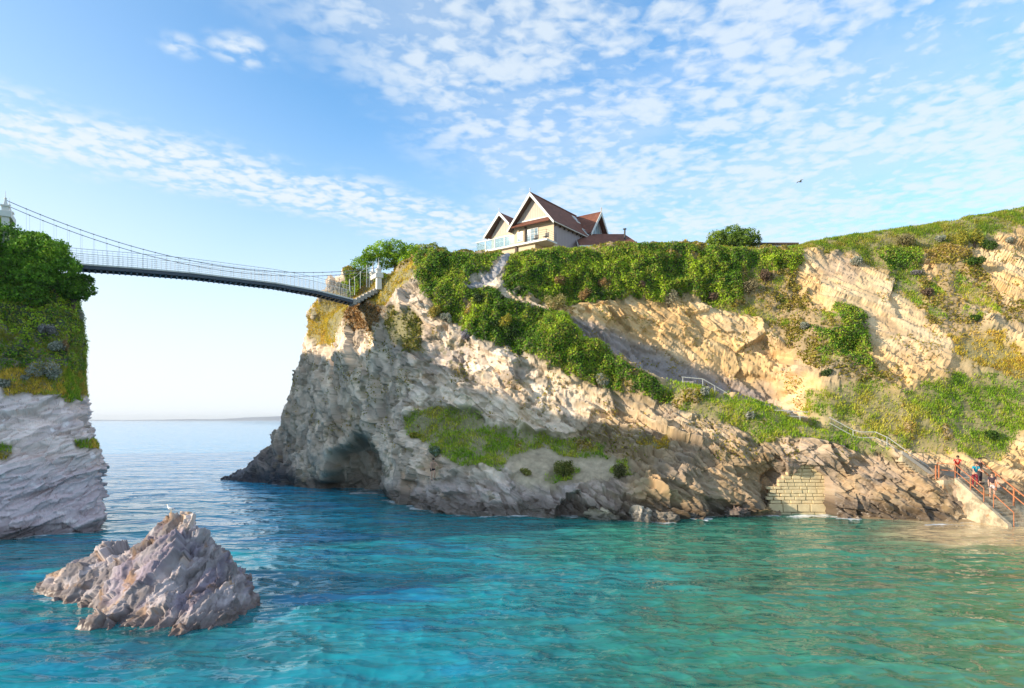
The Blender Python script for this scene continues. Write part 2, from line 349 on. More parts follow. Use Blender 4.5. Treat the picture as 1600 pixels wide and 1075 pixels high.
# every station: (px, py, distance) from the waterline up to the ridge
ST = [
 [(362,0,77),(405,722,77),(435,692,77),(466,655,76),(484,590,75),(500,530,74),(510,500,73),(526,475,70),(532,455,67),(558,428,64)],
 [(445,0,69.5),(452,735,69),(468,700,69),(482,660,68),(496,600,67),(508,540,66),(512,500,65),(530,482,63.5),(552,468,62),(585,437,61.5)],
 [(500,0,64),(505,745,63.5),(508,710,63),(515,670,63),(523,610,62.5),(535,545,62),(546,510,61.5),(556,488,61),(575,470,60.5),(605,434,61)],
 [(560,0,60.5),(560,745,60.2),(560,712,60),(562,680,60),(567,620,60),(577,555,59.7),(585,515,59.4),(594,492,59),(612,462,59),(632,418,60)],
 [(598,0,57),(598,755,56.8),(600,715,56.5),(603,680,56.5),(610,625,56.6),(620,560,56.8),(628,520,57),(638,480,57),(650,450,57.5),(672,400,59.5)],
 [(645,0,50.5),(648,765,51),(652,715,52),(656,672,53.6),(664,630,54.5),(672,570,55.3),(682,530,55.8),(690,490,56.3),(705,452,57),(722,403,59)],
 [(735,0,46.2),(738,775,46.6),(745,728,47.5),(758,668,51.8),(765,620,52.8),(775,560,54),(782,510,55),(788,465,56.2),(792,435,57),(800,402,59.5)],
 [(830,0,45.5),(832,785,46),(838,747,47.4),(846,692,51.3),(850,650,52.3),(858,528,53.6),(864,514,55.2),(864,492,56),(872,468,57),(880,391,60)],
 [(915,0,45),(918,785,45.4),(925,752,46.8),(935,702,50.2),(942,660,51.3),(950,556,53),(945,545,54.8),(950,500,57.3),(952,478,58.2),(958,388,60.5)],
 [(1010,0,44.3),(1012,785,44.8),(1015,752,45.8),(1020,712,48.3),(1025,665,50),(1030,588,52),(1030,582,53.5),(1036,510,57.8),(1040,468,58.9),(1050,384,61)],
 [(1110,0,45.8),(1110,790,46.1),(1110,755,46.7),(1112,712,47.8),(1115,670,49.2),(1120,616,51),(1120,607,52.5),(1126,530,58.0),(1132,465,59.5),(1145,385,61.5)],
 [(1205,0,47),(1205,785,47.2),(1206,750,47.6),(1208,715,47.6),(1210,688,48.1),(1212,650,49.8),(1212,644,51),(1218,560,56.8),(1226,470,59.3),(1240,384,61.5)],
 [(1262,0,46.8),(1263,775,47),(1265,745,47.2),(1267,722,46.9),(1270,700,47.3),(1272,672,48.3),(1272,655,50),(1282,560,54),(1300,440,59.5),(1308,372,63)],
 [(1330,0,45.7),(1331,785,45.9),(1333,755,46.2),(1336,728,46.6),(1340,706,47),(1345,686,47.4),(1347,670,49),(1362,580,53),(1380,440,59.5),(1390,364,64)],
 [(1420,0,44.6),(1420,788,44.8),(1421,765,45.1),(1423,748,45.4),(1426,735,45.8),(1430,722,46.2),(1434,706,48),(1452,605,52),(1475,440,59.5),(1480,351,64)],
 [(1500,0,43.8),(1500,802,44),(1500,789,44.4),(1500,779,44.8),(1501,770,45.2),(1503,762,45.8),(1512,740,47.6),(1530,640,51.5),(1560,440,59),(1570,338,65)],
 [(1562,0,43.2),(1563,814,44),(1564,808,44.6),(1566,801,45.2),(1568,792,46.2),(1572,780,47),(1580,752,48),(1602,650,51),(1622,430,59),(1632,327,66)],
 [(1700,0,42.4),(1700,817,43.4),(1700,810,44.2),(1700,800,45),(1700,790,46),(1700,775,46.8),(1702,750,47.6),(1722,640,50),(1730,415,59),(1735,308,67)],
 [(2000,0,38),(2000,825,39),(2000,815,40),(2000,805,41),(2000,790,42),(2000,775,43),(2005,750,44),(2020,630,47),(2040,390,57),(2050,270,66)],
 [(2500,0,33),(2500,835,34),(2500,825,35),(2500,805,36),(2500,790,37),(2500,775,38),(2505,750,39),(2520,630,42),(2540,390,52),(2550,250,62)],
]
for s_ in ST:
    if 900 < s_[0][0] < 1430:
        x6, y6, Y6 = s_[5]; s_[6] = (x6+2, y6+(13 if s_[0][0] < 1200 else 12), {915: 56.0, 1010: 56.3, 1110: 56.4, 1205: 54.6}.get(s_[0][0], Y6+2.2))
for i_, dy_ in ((7, 4), (8, 3), (9, 2), (10, 9), (11, 9), (12, 6)): s_ = ST[i_]; s_[9] = (s_[9][0], s_[9][1]+dy_, s_[9][2])
def to_world(ST):
    out = []
    for s in ST:
        r = []
        for j, (x, y, Y) in enumerate(s):
            p = W(x, 656+7000/Y, Y) if j == 0 else W(x, y, Y)
            if j == 0: r.append(p+np.array([0, -1.2, -2.5]))
            r.append(p)
        top = r[-1]
        r.append(top+np.array([0.3, 4, 0.55])); r.append(top+np.array([1, 15, 1.5])); r.append(top+np.array([2, 34, 0.5])); r.append(top+np.array([2, 40, -26.5-top[2]*0]))
        out.append(r)
    return np.array(out)
PA = to_world(ST)
PA = np.concatenate([PA[:1]+np.array([46, 40, 0])[None, None], PA[:1]+np.array([17, 26, 0])[None, None], PA], 0)
pxst = np.array([362-300, 362-90]+[s[0][0] for s in ST], float)
def dense(vals, per):
    out = []
    for i in range(len(vals)-1):
        n = max(2, int(round(per[i]))); out.append(i+np.arange(n)/n)
    return np.concatenate(out+[[len(vals)-1.0]])
perU = [40, 60]+[abs(ST[i+1][0][0]-ST[i][0][0])*1.02 for i in range(len(ST)-1)]; perU[-1] = 60; perU[-2] = 90; perU[-3] = 100
tsU = dense(pxst, perU)
perV = [10, 40, 48, 52, 56, 64, 52, 46, 80, 62, 92, 24, 16, 12, 8]
perV = perV[:PA.shape[1]-1]
tsV = dense(np.zeros(PA.shape[1]), perV)
G = catmull(PA, tsU); G = np.moveaxis(catmull(np.moveaxis(G, 1, 0), tsV), 0, 1)
NRM = grid_normals(G)
if NRM[len(tsU)//2, len(tsV)//3, 1] > 0: NRM = -NRM
nu, nv = G.shape[:2]; P0 = G.reshape(-1, 3)
def project(P): return 800+F*P[:, 0]/P[:, 1], 656-F*(P[:, 2]-H)/P[:, 1]
PX, PY = project(P0)
jx = (fbm(P0/2.0, 4, .6, 3)*20+fbm(P0/.5, 3, .6, 5)*5); jy = (fbm(P0/2.0+40, 4, .6, 4)*16+fbm(P0/.5+9, 3, .6, 6)*5)
QX, QY = PX+jx, PY+jy
# ground cover seen in the photo: (kind, outline)
VEG = [
 (3, [(1100,455),(1150,440),(1235,430),(1260,470),(1320,500),(1365,560),(1400,600),(1330,600),(1262,565),(1215,530),(1190,505),(1120,480)]),
 (3, [(1395,410),(1440,425),(1490,455),(1530,500),(1545,530),(1500,520),(1450,492),(1400,450)]),
 (3, [(1440,385),(1520,385),(1545,440),(1560,490),(1600,470),(1720,470),(1720,500),(1580,505),(1530,480),(1470,445)]),
 (4, [(1480,520),(1560,520),(1600,560),(1720,560),(1720,600),(1600,600),(1500,565)]),
 (2, [(1262,612),(1345,598),(1420,604),(1500,585),(1600,592),(1760,600),(1760,700),(1600,680),(1560,722),(1500,712),(1440,702),(1400,694),(1352,668),(1300,650),(1250,640)]),
 (2, [(1038,590),(1090,600),(1140,625),(1180,640),(1280,655),(1340,672),(1390,700),(1405,722),(1340,702),(1262,684),(1190,690),(1150,672),(1085,645),(1040,630)]),
 (1, [(795,380),(880,376),(1000,366),(1100,366),(1240,374),(1262,385),(1245,425),(1190,438),(1165,470),(1110,478),(1080,455),(1040,470),(960,470),(880,480),(832,478),(790,445)]),
 (3, [(1150,425),(1250,415),(1240,450),(1190,475),(1160,470)]),
 (6, [(1235,360),(1300,340),(1600,300),(1760,280),(1760,345),(1600,355),(1520,378),(1440,392),(1330,400),(1262,392),(1235,400)]),
 (6, [(1280,385),(1380,380),(1440,385),(1442,425),(1390,430),(1330,405)]),
 (1, [(1360,392),(1440,386),(1440,420),(1390,424)]),
 (1, [(640,400),(680,385),(790,380),(780,415),(745,440),(725,455),(770,455),(805,478),(870,498),(905,532),(960,562),(1030,596),(1052,614),(1030,628),(1000,615),(940,603),(880,580),(800,548),(752,535),(715,505),(690,490),(652,455)]),
 (1, [(1305,468),(1345,482),(1362,560),(1376,585),(1335,572),(1278,548),(1262,512),(1310,515)]),
 (4, [(500,470),(548,440),(575,400),(640,395),(655,425),(622,452),(602,490),(562,490),(548,478),(532,510),(522,540),(486,535),(486,515)]),
 (1, [(536,420),(575,390),(612,392),(604,428),(570,446),(552,462),(540,455)]),
 (5, [(614,482),(640,486),(668,530),(662,552),(625,552),(612,520)]),
 (7, [(545,476),(610,480),(600,505),(585,520),(550,512)]),
 (2, [(630,655),(650,632),(705,640),(745,646),(770,668),(800,670),(850,682),(945,690),(948,718),(900,712),(860,700),(800,708),(785,738),(740,728),(690,715),(660,690)]),
 (2, [(862,728),(880,722),(902,735),(895,750),(862,750)]),(2, [(950,735),(975,722),(985,745),(960,752)]),
 (4, [(1005,690),(1040,685),(1045,705),(1010,712)]),
]
kind = np.zeros(len(P0), int)
for k, poly in VEG: kind[inpoly(QX, QY, poly)] = k
# behind the ridge everything is turf
vidx = np.tile(np.arange(nv), nu); kR = int(sum(perV[:10])); 
kind[(vidx > kR)] = np.where(PX[(vidx > kR)] > 1240, 6, 3)
uidx = np.repeat(np.arange(nu), nv)
pathpoly = [(789,398),(799,398),(795,412),(780,430),(760,446),(735,455),(728,450),(748,440),(770,424),(783,410)]
steps_path = inpoly(PX+jx*.15, PY+jy*.15, pathpoly)
kmix = fbm(P0/2.8, 4, .6, 335); kind[(kind == 3) & (kmix > .16)] = 2; kind[(kind == 2) & (kmix < -.42)] = 3; kind[(kind == 1) & (fbm(P0/1.9, 3, .6, 336) > .50)] = 3
kind[steps_path] = 0
v6, v7 = sum(perV[:6]), sum(perV[:7])
onpath = (vidx >= v7-16) & (vidx <= v7+1) & (PX > 900) & (PX < 1560)
pathm = blur(onpath.reshape(nu, nv).astype(float), 3).ravel()
kind[onpath & (PX > 905)] = 0
kind[(vidx > v6+6) & (vidx < v7+16) & (PX > 905) & (PX < 1240)] = 0
shadow_slope = inpoly(PX, PY, [(895,500),(1230,640),(1230,655),(1060,600),(960,555),(890,515)])
vegf = blur((kind == 1).reshape(nu, nv).astype(float), 5).ravel()
grassf = blur(np.isin(kind, (2, 4, 5, 6)).reshape(nu, nv).astype(float), 3).ravel()
scrubf = blur(np.isin(kind, (3, 7)).reshape(nu, nv).astype(float), 4).ravel()
sand = blur(inpoly(QX, QY, [(800,725),(800,705),(860,700),(950,715),(985,735),(980,752),(900,762),(840,755),(810,748)]).reshape(nu, nv).astype(float), 4).ravel()
chute = blur(inpoly(QX, QY, [(1250,400),(1330,408),(1440,480),(1560,570),(1640,640),(1480,570),(1400,560),(1300,470)]).reshape(nu, nv).astype(float), 6).ravel()
rockf = np.clip(1-vegf-grassf*.9-scrubf*.8-sand*.9-pathm, 0.02, 1)
# rock relief: bedding dips to the right on the slopes and stands steep on the left face
wl = sstep(700, 560, PX)[:, None]
def bed(P, ang, y=.35):
    n = np.array([math.sin(ang), y, math.cos(ang)]); n /= np.linalg.norm(n)
    a = np.cross(n, [0, 1, 0]); a /= np.linalg.norm(a); b = np.cross(n, a)
    return P@np.stack([n, a, b], 1)
BA = bed(P0, R(38)); BB = bed(P0, R(78), .2)
BQ = lerp(BA, BB, wl) if False else np.where(wl > .5, BB, BA)
wob = fbm(P0/6, 3, .5, 21)*1.3
s1 = BQ[:, 0]+wob
def ledge(s, lam, seed, B):
    q = s/lam; fr = q-np.floor(q); a = vnoise(np.stack([np.floor(q)*7.3, B[:, 1]/5, B[:, 2]/5], 1), seed)
    return (np.clip(fr/.75, 0, 1)**1.5-.5)*(.55+.45*a)
big = fbm(P0/7, 3, .5, 31)
med = fbm(P0/2.4, 4, .55, 32, ridged=True)
st1 = ledge(s1, 1.9, 41, BQ); st2 = ledge(s1+.2*fbm(P0/1.2, 2, .5, 55), .62, 42, BQ)
str_n = fbm(np.stack([BQ[:, 0]*2.0, BQ[:, 1]*.42, BQ[:, 2]*.42], 1), 5, .6, 33)
f1, f2, wid = worley(np.stack([BQ[:, 0]*1.7, BQ[:, 1]*.38, BQ[:, 2]*.6], 1)+str_n[:, None]*np.array([.5, .06, .06]), 5)
fine = fbm(P0/.45, 4, .6, 35)
crack = sstep(0, .12, f2-f1)
lowr = sstep(640, 700, PY)*sstep(880, 960, PX)*sstep(1420, 1330, PX)          # rough broken rock on the lower right
amp = 1+.5*lowr
pits = sstep(.15, .5, fbm(P0/.75, 3, .6, 62)); rgt = sstep(840, 930, PX)
wrp = (fbm(P0/1.6, 3, .5, 65)*.5)[:, None]*np.array([1., .5, .5])
fa1, id1 = facets(BQ+wrp, (.42, .20, .26), 501); fa2, id2 = facets(BQ+wrp*.6, (1.15, .45, .62), 502); fa3, id3 = facets(BQ+wrp*.3, (3.0, 1.2, 1.6), 503)
soft = 1-.45*sstep(-.1, .4, fbm(P0/9, 2, .5, 66))
rel = amp*(.50*big+.20*med*(1-.5*rgt)+.62*fa1+.40*fa2*soft+.17*fa3*soft+(.10+.16*rgt)*st2*(.3+sstep(-.4, .4, fbm(P0/5, 3, .5, 64)))+.16*str_n+.07*fine-.16*pits*(1-.8*rgt))
gull = fbm(np.stack([BQ[:, 0]*.55, BQ[:, 1]*.10, BQ[:, 2]*.3], 1), 4, .6, 61, ridged=True)
rel = rel+np.where(PX > 860, .22*gull*sstep(860, 900, PX), 0)
rel = rel*(1-.6*chute)
lump = np.abs(fbm(P0/2.6, 3, .5, 71)); lump2 = np.abs(fbm(P0/.9, 3, .55, 72))
vegd = -.15+.95*(1-2.6*lump)*.7+.42*(1-2.5*lump2)*.8+(.05+.95*sstep(950, 885, PX))*sstep(v6-30, v6-6, vidx)*sstep(v7+4, v7-26, vidx)*sstep(830, 880, PX)
disp = rel*rockf+vegd*vegf+(.25*fbm(P0/1.5, 4, .6, 73)+.3*big)*grassf+(.2+.55*fbm(P0/1.4, 4, .6, 74))*scrubf+.08*fine*sand
disp = disp*(1-pathm)-.10*pathm; disp = disp*(1-.55*np.exp(-((PX-1265)/60)**2-((PY-770)/60)**2))
edgeb = np.minimum(1, (nv-1-vidx)/30.0); disp = disp*edgeb
P1 = P0+NRM.reshape(-1, 3)*disp[:, None]
# sea cave and walled-up arch: hollows in the face
def dent(poly, depth, n, j=.25):
    global P1
    msk = blur(inpoly(PX+jx*j, PY+jy*j, poly).reshape(nu, nv).astype(float), n).ravel()
    P1 = P1+np.stack([msk*0, msk*depth, msk*0], 1); return msk
arch = [(1219,860),(1220,765),(1237,745),(1252,733),(1274,732),(1293,746),(1303,770),(1312,860)]
cave = [(500,860),(506,758),(522,735),(532,712),(548,700),(556,684),(572,688),(580,712),(592,730),(598,758),(606,860)]
mc = dent(cave, 4.2, 6, .8); ma = dent(arch, 1.7, 1, .3)
dent([(560,705),(575,712),(590,745),(566,740)], 1.0, 2); dent([(868,795),(885,778),(905,780),(912,812),(868,812)], 1.4, 2); dent([(1195,745),(1215,735),(1220,800),(1190,800)], 1.0, 3)
dent([(655,590),(668,600),(690,604),(700,596),(690,585),(668,583)], .8, 1)
# colours of the headland, with shade painted along the path slope
def colmix(a, b, t): return a+(np.asarray(b)-a)*t[:, None]
n = len(P0)
c = np.tile(np.array([.50, .44, .37]), (n, 1))*(.80+.40*id2[:, None])*(.88+.24*id3[:, None])
c = colmix(c, (.66, .49, .27), sstep(820, 900, PX)*sstep(660, 560, PY-.28*(PX-1000)))
c = colmix(c, (.74, .58, .38), chute)
c = colmix(c, (.68, .58, .42), sstep(.1, .5, vnoise(BQ*np.array([.9, .25, .25]), 81))*.6*sstep(900, 950, PX))
c = colmix(c, (.34, .265, .18), sstep(640, 700, PY-.12*(PX-1000))*sstep(860, 960, PX)*.85)
c = colmix(c, (.40, .355, .36), sstep(735, 765, PY)*sstep(560, 640, PX)*sstep(1010, 950, PX)*.8)
c = colmix(c, (.42, .28, .15), sstep(.15, .6, fbm(P0/3.1, 4, .6, 82))*.45)
c = colmix(c, (.30, .27, .27), sstep(.05, .5, fbm(P0/4.3, 4, .6, 83))*.55)
c = colmix(c, (.20, .20, .12), sstep(.25, .55, fbm(P0/.55, 3, .6, 84))*sstep(.0, .4, fbm(P0/3.5, 3, .5, 85))*.75*sstep(900, 800, PX))
c = colmix(c, (.20, .15, .09), (1-crack)*.15*rockf)
c = colmix(c, (.17, .15, .09), pits*.55*(1-.6*rgt)*rockf)
Z1 = P1[:, 2]; wet = sstep(1.8, .7, Z1+.5*fbm(P0/1.7, 3, .5, 86)); wet *= sstep(1545, 1500, PX)
c = colmix(c, (.085, .07, .06), wet*.85)
c = colmix(c, (.13, .14, .055), sstep(2.2, 1.0, Z1+fbm(P0/1.2, 3, .5, 87))*sstep(.0, .4, fbm(P0/.9, 3, .5, 88))*.5*sstep(1.5, .9, wet+1))
c = colmix(c, (.06, .07, .10), sstep(480, 440, PX)*sstep(6, 1.5, Z1)*.75)        # dark tidal ledge at the point
c = c*(.80+.40*id2[:, None])*np.array([.76, .67, .57])
c = colmix(c, (.10, .08, .055), sstep(.28, .55, fbm(np.stack([BQ[:, 0]*1.6, BQ[:, 1]*.22, BQ[:, 2]*.22], 1), 5, .65, 90))*.6*rockf)
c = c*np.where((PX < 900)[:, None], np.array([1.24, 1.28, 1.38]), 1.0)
c = colmix(c, (.42, .29, .15), sstep(.30, .65, fbm(P0/1.3, 4, .6, 89))*.5*rockf)
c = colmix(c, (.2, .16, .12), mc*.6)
c = colmix(c, (.40, .32, .22), sand); c = c*(1+sand*(.55*fbm(P0/.5, 4, .65, 91)+.35*fbm(P0/2, 3, .6, 92)))[:, None]
c = colmix(c, (.045, .06, .02), vegf*.95); c = colmix(c, (.21, .19, .085), grassf*.85); c = colmix(c, (.27, .20, .11), scrubf*.8)
c = colmix(c, (.24, .23, .24), steps_path.astype(float))
shade_band = blur(inpoly(PX+jx*.3, PY+jy*.3, [(880,492),(960,520),(1060,562),(1150,600),(1240,640),(1235,660),(1060,625),(960,590),(890,535)]).reshape(nu, nv).astype(float), 3).ravel()*(vidx > v6+4)
c = colmix(c, (.20, .18, .19), shade_band*.85)  # shadow band along the path, painted grey into the slope colour
c = colmix(c, (.30, .27, .25), pathm*.8)
beach = sstep(1470, 1540, PX)*sstep(1.2, .5, Z1)
c = colmix(c, (.52, .40, .25), beach); wet = np.maximum(wet, beach*sstep(.6, .1, Z1)*.7)
M_rockA = rock_material('cliff_rock', (0, R(38), 0))
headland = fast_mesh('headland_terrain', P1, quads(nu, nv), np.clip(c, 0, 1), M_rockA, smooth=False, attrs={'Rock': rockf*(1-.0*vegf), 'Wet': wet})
tag(headland, kind='structure')
GA = P1.reshape(nu, nv, 3); NA = grid_normals(GA)
if NA[nu//2, nv//3, 1] > 0: NA = -NA
headland.data.update()
# coarse copy for ray hits
sub = GA[::3, ::3]; bvhA = BVHTree.FromPolygons([tuple(p) for p in sub.reshape(-1, 3)], [tuple(int(a) for a in q) for q in quads(sub.shape[0], sub.shape[1])])
def hit(x, y, bvh=None):
    d = Vector(((x-800)/F, 1, -(y-656)/F)).normalized()
    r = (bvh or bvhA).ray_cast(Vector((0, 0, H)), d)
    return r[0], r[1]
def drop(X, Y, bvh=None, z=60):
    r = (bvh or bvhA).ray_cast(Vector((X, Y, z)), Vector((0, 0, -1))); return r[0]

# ------------------------------------------------------------------ mainland cliff on the left
SL = [
 [(-130,0,36.4),(-130,760,36.9),(-130,690,37.4),(-130,612,38.9),(-130,540,40.9),(-130,460,43.4),(-130,390,45.4),(-128,345,47.4)],
 [(0,0,37.2),(0,760,37.6),(0,690,38),(0,612,39.5),(0,540,41.5),(0,460,44),(0,400,46),(2,358,48)],
 [(85,0,38.6),(88,760,39),(88,690,39.5),(80,620,40.6),(76,545,42.5),(72,462,45),(55,415,47),(40,392,49)],
 [(150,0,40),(148,765,40.4),(143,700,40.7),(112,630,41.8),(98,552,43.4),(98,478,45.8),(82,442,47.8),(62,415,49.5)],
 [(162,0,42.5),(155,760,42.8),(152,700,43.3),(124,630,43.8),(104,560,45),(106,478,47.6),(92,445,49.6),(70,418,51)],
 [(146,0,48),(140,755,48.3),(138,700,48.6),(112,630,49),(98,560,50),(98,485,52),(84,450,54),(62,425,55)],
 [(125,0,62),(125,740,62),(123,690,62),(105,630,62),(95,560,62),(92,500,62),(80,460,62),(55,430,62)],
 [(90,0,84),(90,730,84),(90,690,84),(85,640,83),(80,580,82),(75,520,80),(65,480,78),(40,450,77)],
 [(-300,0,120),(-300,700,120),(-300,680,119),(-298,640,118),(-295,600,117),(-295,540,115),(-293,500,113),(-290,470,112)],
]
def to_world2(S_):
    out = []
    for s in S_:
        r = []
        for j, (x, y, Y) in enumerate(s):
            p = W(x, 656+7000/Y, Y) if j == 0 else W(x, y, Y)
            if j == 0: r.append(p+np.array([0, 0, -2.5]))
            r.append(p)
        out.append(r)
    return np.array(out)
PL = to_world2(SL)
FAR = []  # unseen mainland left of view, put in and shaped for the shadow it casts
for (fx, fy, bxk, byk, zt) in ((-140, 6, -6, 4, 25), (-96, 15, -5, 5, 25), (-60, 19, -4.5, 5, 24.5), (-43, 22.5, -4, 4.5, 23.5), (-38, 27.5, -5, 2, 22.5), (-36.5, 33, -4.5, 3, 21)):
    FAR.append([np.array([fx+bxk*k_, fy+byk*k_, z_*zt]) for k_, z_ in ((0, -.1), (0, 0), (.04, .12), (.1, .26), (.25, .42), (.45, .58), (.65, .75), (.85, .9), (1, 1))])
PL = np.concatenate([np.array(FAR), PL], 0)
cx = np.array([-66, 64.])          # plateau behind the brink, drawn towards an inland centre
ext = []
for f_, dz in ((.12, .8), (.35, 1.5), (.7, 2.0), (.97, 2.0)):
    e = PL[:, -1].copy(); e[:, :2] = lerp(e[:, :2], cx, f_); e[:, 2] = lerp(e[:, 2], 22.5, min(1, f_*1.35)); ext.append(e)
PL = np.concatenate([PL]+[e[:, None] for e in ext], 1)
tU = dense(np.zeros(len(PL)), [40, 40, 30, 20, 24, 30, 140, 120, 110, 60, 60, 50, 40, 30]); tV = dense(np.zeros(PL.shape[1]), [8, 50, 58, 60, 56, 60, 52, 46, 30, 16, 8, 6][:PL.shape[1]-1])
GL = catmull(PL, tU); GL = np.moveaxis(catmull(np.moveaxis(GL, 1, 0), tV), 0, 1)
NL = grid_normals(GL); nuL, nvL = GL.shape[:2]
if NL[nuL//3, nvL//4, 1] > 0: NL = -NL
PL0 = GL.reshape(-1, 3); LX, LY = project(PL0)
kx = fbm(PL0/2, 4, .6, 103)*22; ky = fbm(PL0/2+40, 4, .6, 104)*18
lvi = np.tile(np.arange(nvL), nuL)
kindL = np.zeros(len(PL0), int)
kindL[(LY+ky < 600+.02*(LX)) | (lvi > 345)] = 1
kindL[(LY+ky > 578) & (LY+ky < 622) & (LX+kx > 5)] = 4
for poly in ([(120,640),(215,655),(205,668),(130,655)], [(-10,690),(22,700),(10,718),(-30,705)], [(115,690),(150,688),(152,702),(118,700)], [(-200,640),(-80,650),(-60,690),(-190,680)]):
    kindL[inpoly(LX+kx*.3+(0 if poly[0][0] < 0 else -60*(poly[0][0] == 120)), LY+ky*.3, poly)] = 4
low_veg = (LY+ky > 500) & (kindL == 1); kindL[low_veg & (fbm(PL0/1.1, 3, .6, 110) > .12)] = 6; kindL[(kindL == 4) & (fbm(PL0/.9, 3, .6, 111) > .0)] = 2
vL = blur((kindL == 1).reshape(nuL, nvL).astype(float), 4).ravel(); gL = blur(np.isin(kindL, (2, 4, 6)).reshape(nuL, nvL).astype(float), 3).ravel()
rL = np.clip(1-vL-gL*.9, .03, 1)
BL = bed(PL0, R(-14), -.25); sL = BL[:, 0]+fbm(PL0/7, 3, .5, 121)*1.1
strL = fbm(np.stack([BL[:, 0]*2.2, BL[:, 1]*.3, BL[:, 2]*.3], 1), 5, .6, 133)
w1, w2, wi = worley(np.stack([BL[:, 0]*1.8, BL[:, 1]*.30, BL[:, 2]*.5], 1)+strL[:, None]*np.array([.5, .06, .06]), 9)
crL = sstep(0, .1, w2-w1)
relL = .45*fbm(PL0/6, 3, .5, 131)+.26*fbm(PL0/2.2, 4, .55, 132, ridged=True)+.30*ledge(sL, 1.3, 141, BL)+.14*ledge(sL, .45, 142, BL)+.28*strL+(wi-.5)*.16+(crL-1)*.04+.07*fbm(PL0/.4, 4, .6, 135)
fL1, iL1 = facets(BL, (.55, .16, .22), 511); fL2, iL2 = facets(BL, (1.6, .42, .6), 512); fL3, iL3 = facets(BL, (4.0, 1.1, 1.5), 513)
relL = relL*.6+.40*fL1+.30*fL2+.13*fL3
dL = relL*rL+(-.2+.9*(1-2.6*np.abs(fbm(PL0/2.4, 3, .5, 171)))*.6+.4*(1-2.5*np.abs(fbm(PL0/.8, 3, .55, 172)))*.7)*vL+.25*fbm(PL0/1.2, 4, .6, 173)*gL
PL1 = PL0+NL.reshape(-1, 3)*dL[:, None]
cL = np.tile(np.array([.50, .43, .385]), (len(PL0), 1))*(.84+.32*iL2[:, None])*(.9+.2*iL3[:, None])
cL = colmix(cL, (.42, .36, .37), sstep(690, 760, LY)*.9)
cL = colmix(cL, (.46, .30, .18), sstep(.2, .6, fbm(PL0/2.6, 4, .6, 182))*.45*sstep(760, 700, LY))
cL = colmix(cL, (.30, .27, .28), sstep(.0, .5, fbm(np.stack([BL[:, 0]*.9, BL[:, 1]*.2, BL[:, 2]*.2], 1), 4, .6, 183))*.55)
cL = colmix(cL, (.62, .60, .58), sstep(.35, .6, fbm(PL0/.7, 3, .6, 184))*.6)
cL = colmix(cL, (.18, .14, .12), (1-crL)*.15)
wetL = sstep(1.0, .25, PL1[:, 2]+.5*fbm(PL0/1.5, 3, .5, 186)); cL = colmix(cL, (.08, .065, .065), wetL*.85)
cL = cL*np.array([1.12, 1.06, 1.08]); cL = colmix(cL, (.04, .065, .022), vL*.95); cL = colmix(cL, (.19, .17, .08), gL*.9)
M_rockL = rock_material('mainland_rock', (0, R(-14), 0))
tag(fast_mesh('mainland_terrain', PL1, quads(nuL, nvL), np.clip(cL, 0, 1), M_rockL, attrs={'Rock': rL, 'Wet': wetL}), kind='structure')
GL1 = PL1.reshape(nuL, nvL, 3); NL1 = grid_normals(GL1)
if NL1[nuL//3, nvL//4, 1] > 0: NL1 = -NL1
sub = GL1[::3, ::3]; bvhL = BVHTree.FromPolygons([tuple(p) for p in sub.reshape(-1, 3)], [tuple(int(a) for a in q) for q in quads(sub.shape[0], sub.shape[1])])

# ------------------------------------------------------------------ foliage made of small leaf faces
PAL = {
 1: [(.045,.115,.012),(.075,.17,.018),(.12,.23,.022),(.19,.28,.03),(.03,.07,.012),(.012,.03,.008),(.14,.13,.05)],
 2: [(.13,.22,.03),(.18,.25,.04),(.10,.20,.025),(.25,.26,.08),(.07,.15,.02)],
 3: [(.11,.09,.035),(.15,.12,.05),(.10,.13,.03),(.20,.16,.08),(.08,.11,.025),(.14,.15,.04)],
 4: [(.28,.25,.07),(.25,.25,.05),(.34,.28,.11),(.17,.20,.04),(.24,.17,.07)],
 5: [(.07,.09,.03),(.10,.11,.035),(.05,.065,.025),(.13,.12,.05)],
 6: [(.08,.15,.022),(.11,.18,.03),(.14,.17,.04),(.06,.11,.018),(.18,.18,.06)],
 7: [(.13,.085,.06),(.17,.11,.08),(.10,.075,.05)],
}
def leaves(pos, nrm, size, cols, upright=False, flat=.5, rng=RNG):
    n = len(pos); size = np.asarray(size).reshape(-1, 1)*(.6+.8*rng.random((n, 1)))
    r = rng.normal(size=(n, 3)); r /= np.linalg.norm(r, axis=1, keepdims=True)
    if upright:
        up = np.array([0, 0, 1.])*.8+r*.75+nrm*.35; up /= np.linalg.norm(up, axis=1, keepdims=True)
        sd_ = np.cross(up, r); sd_ /= np.maximum(np.linalg.norm(sd_, axis=1, keepdims=True), 1e-6)
        a = pos-sd_*size*.15; b = pos+sd_*size*.15; c2 = pos+up*size*1.0+sd_*size*.02
        V = np.stack([a, b, c2], 1).reshape(-1, 3); Q = np.arange(3*n).reshape(-1, 3); k = 3
    else:
        z = nrm*flat+r*(1-flat); z /= np.maximum(np.linalg.norm(z, axis=1, keepdims=True), 1e-6)
        t_ = rng.normal(size=(n, 3)); x = np.cross(z, t_); x /= np.maximum(np.linalg.norm(x, axis=1, keepdims=True), 1e-6); y = np.cross(z, x)
        V = np.stack([pos-x*size*.55, pos-y*size*.32+z*size*.08, pos+x*size*.6, pos+y*size*.32+z*size*.08], 1).reshape(-1, 3); Q = np.arange(4*n).reshape(-1, 4); k = 4
    return V, Q, np.repeat(cols, k, axis=0)
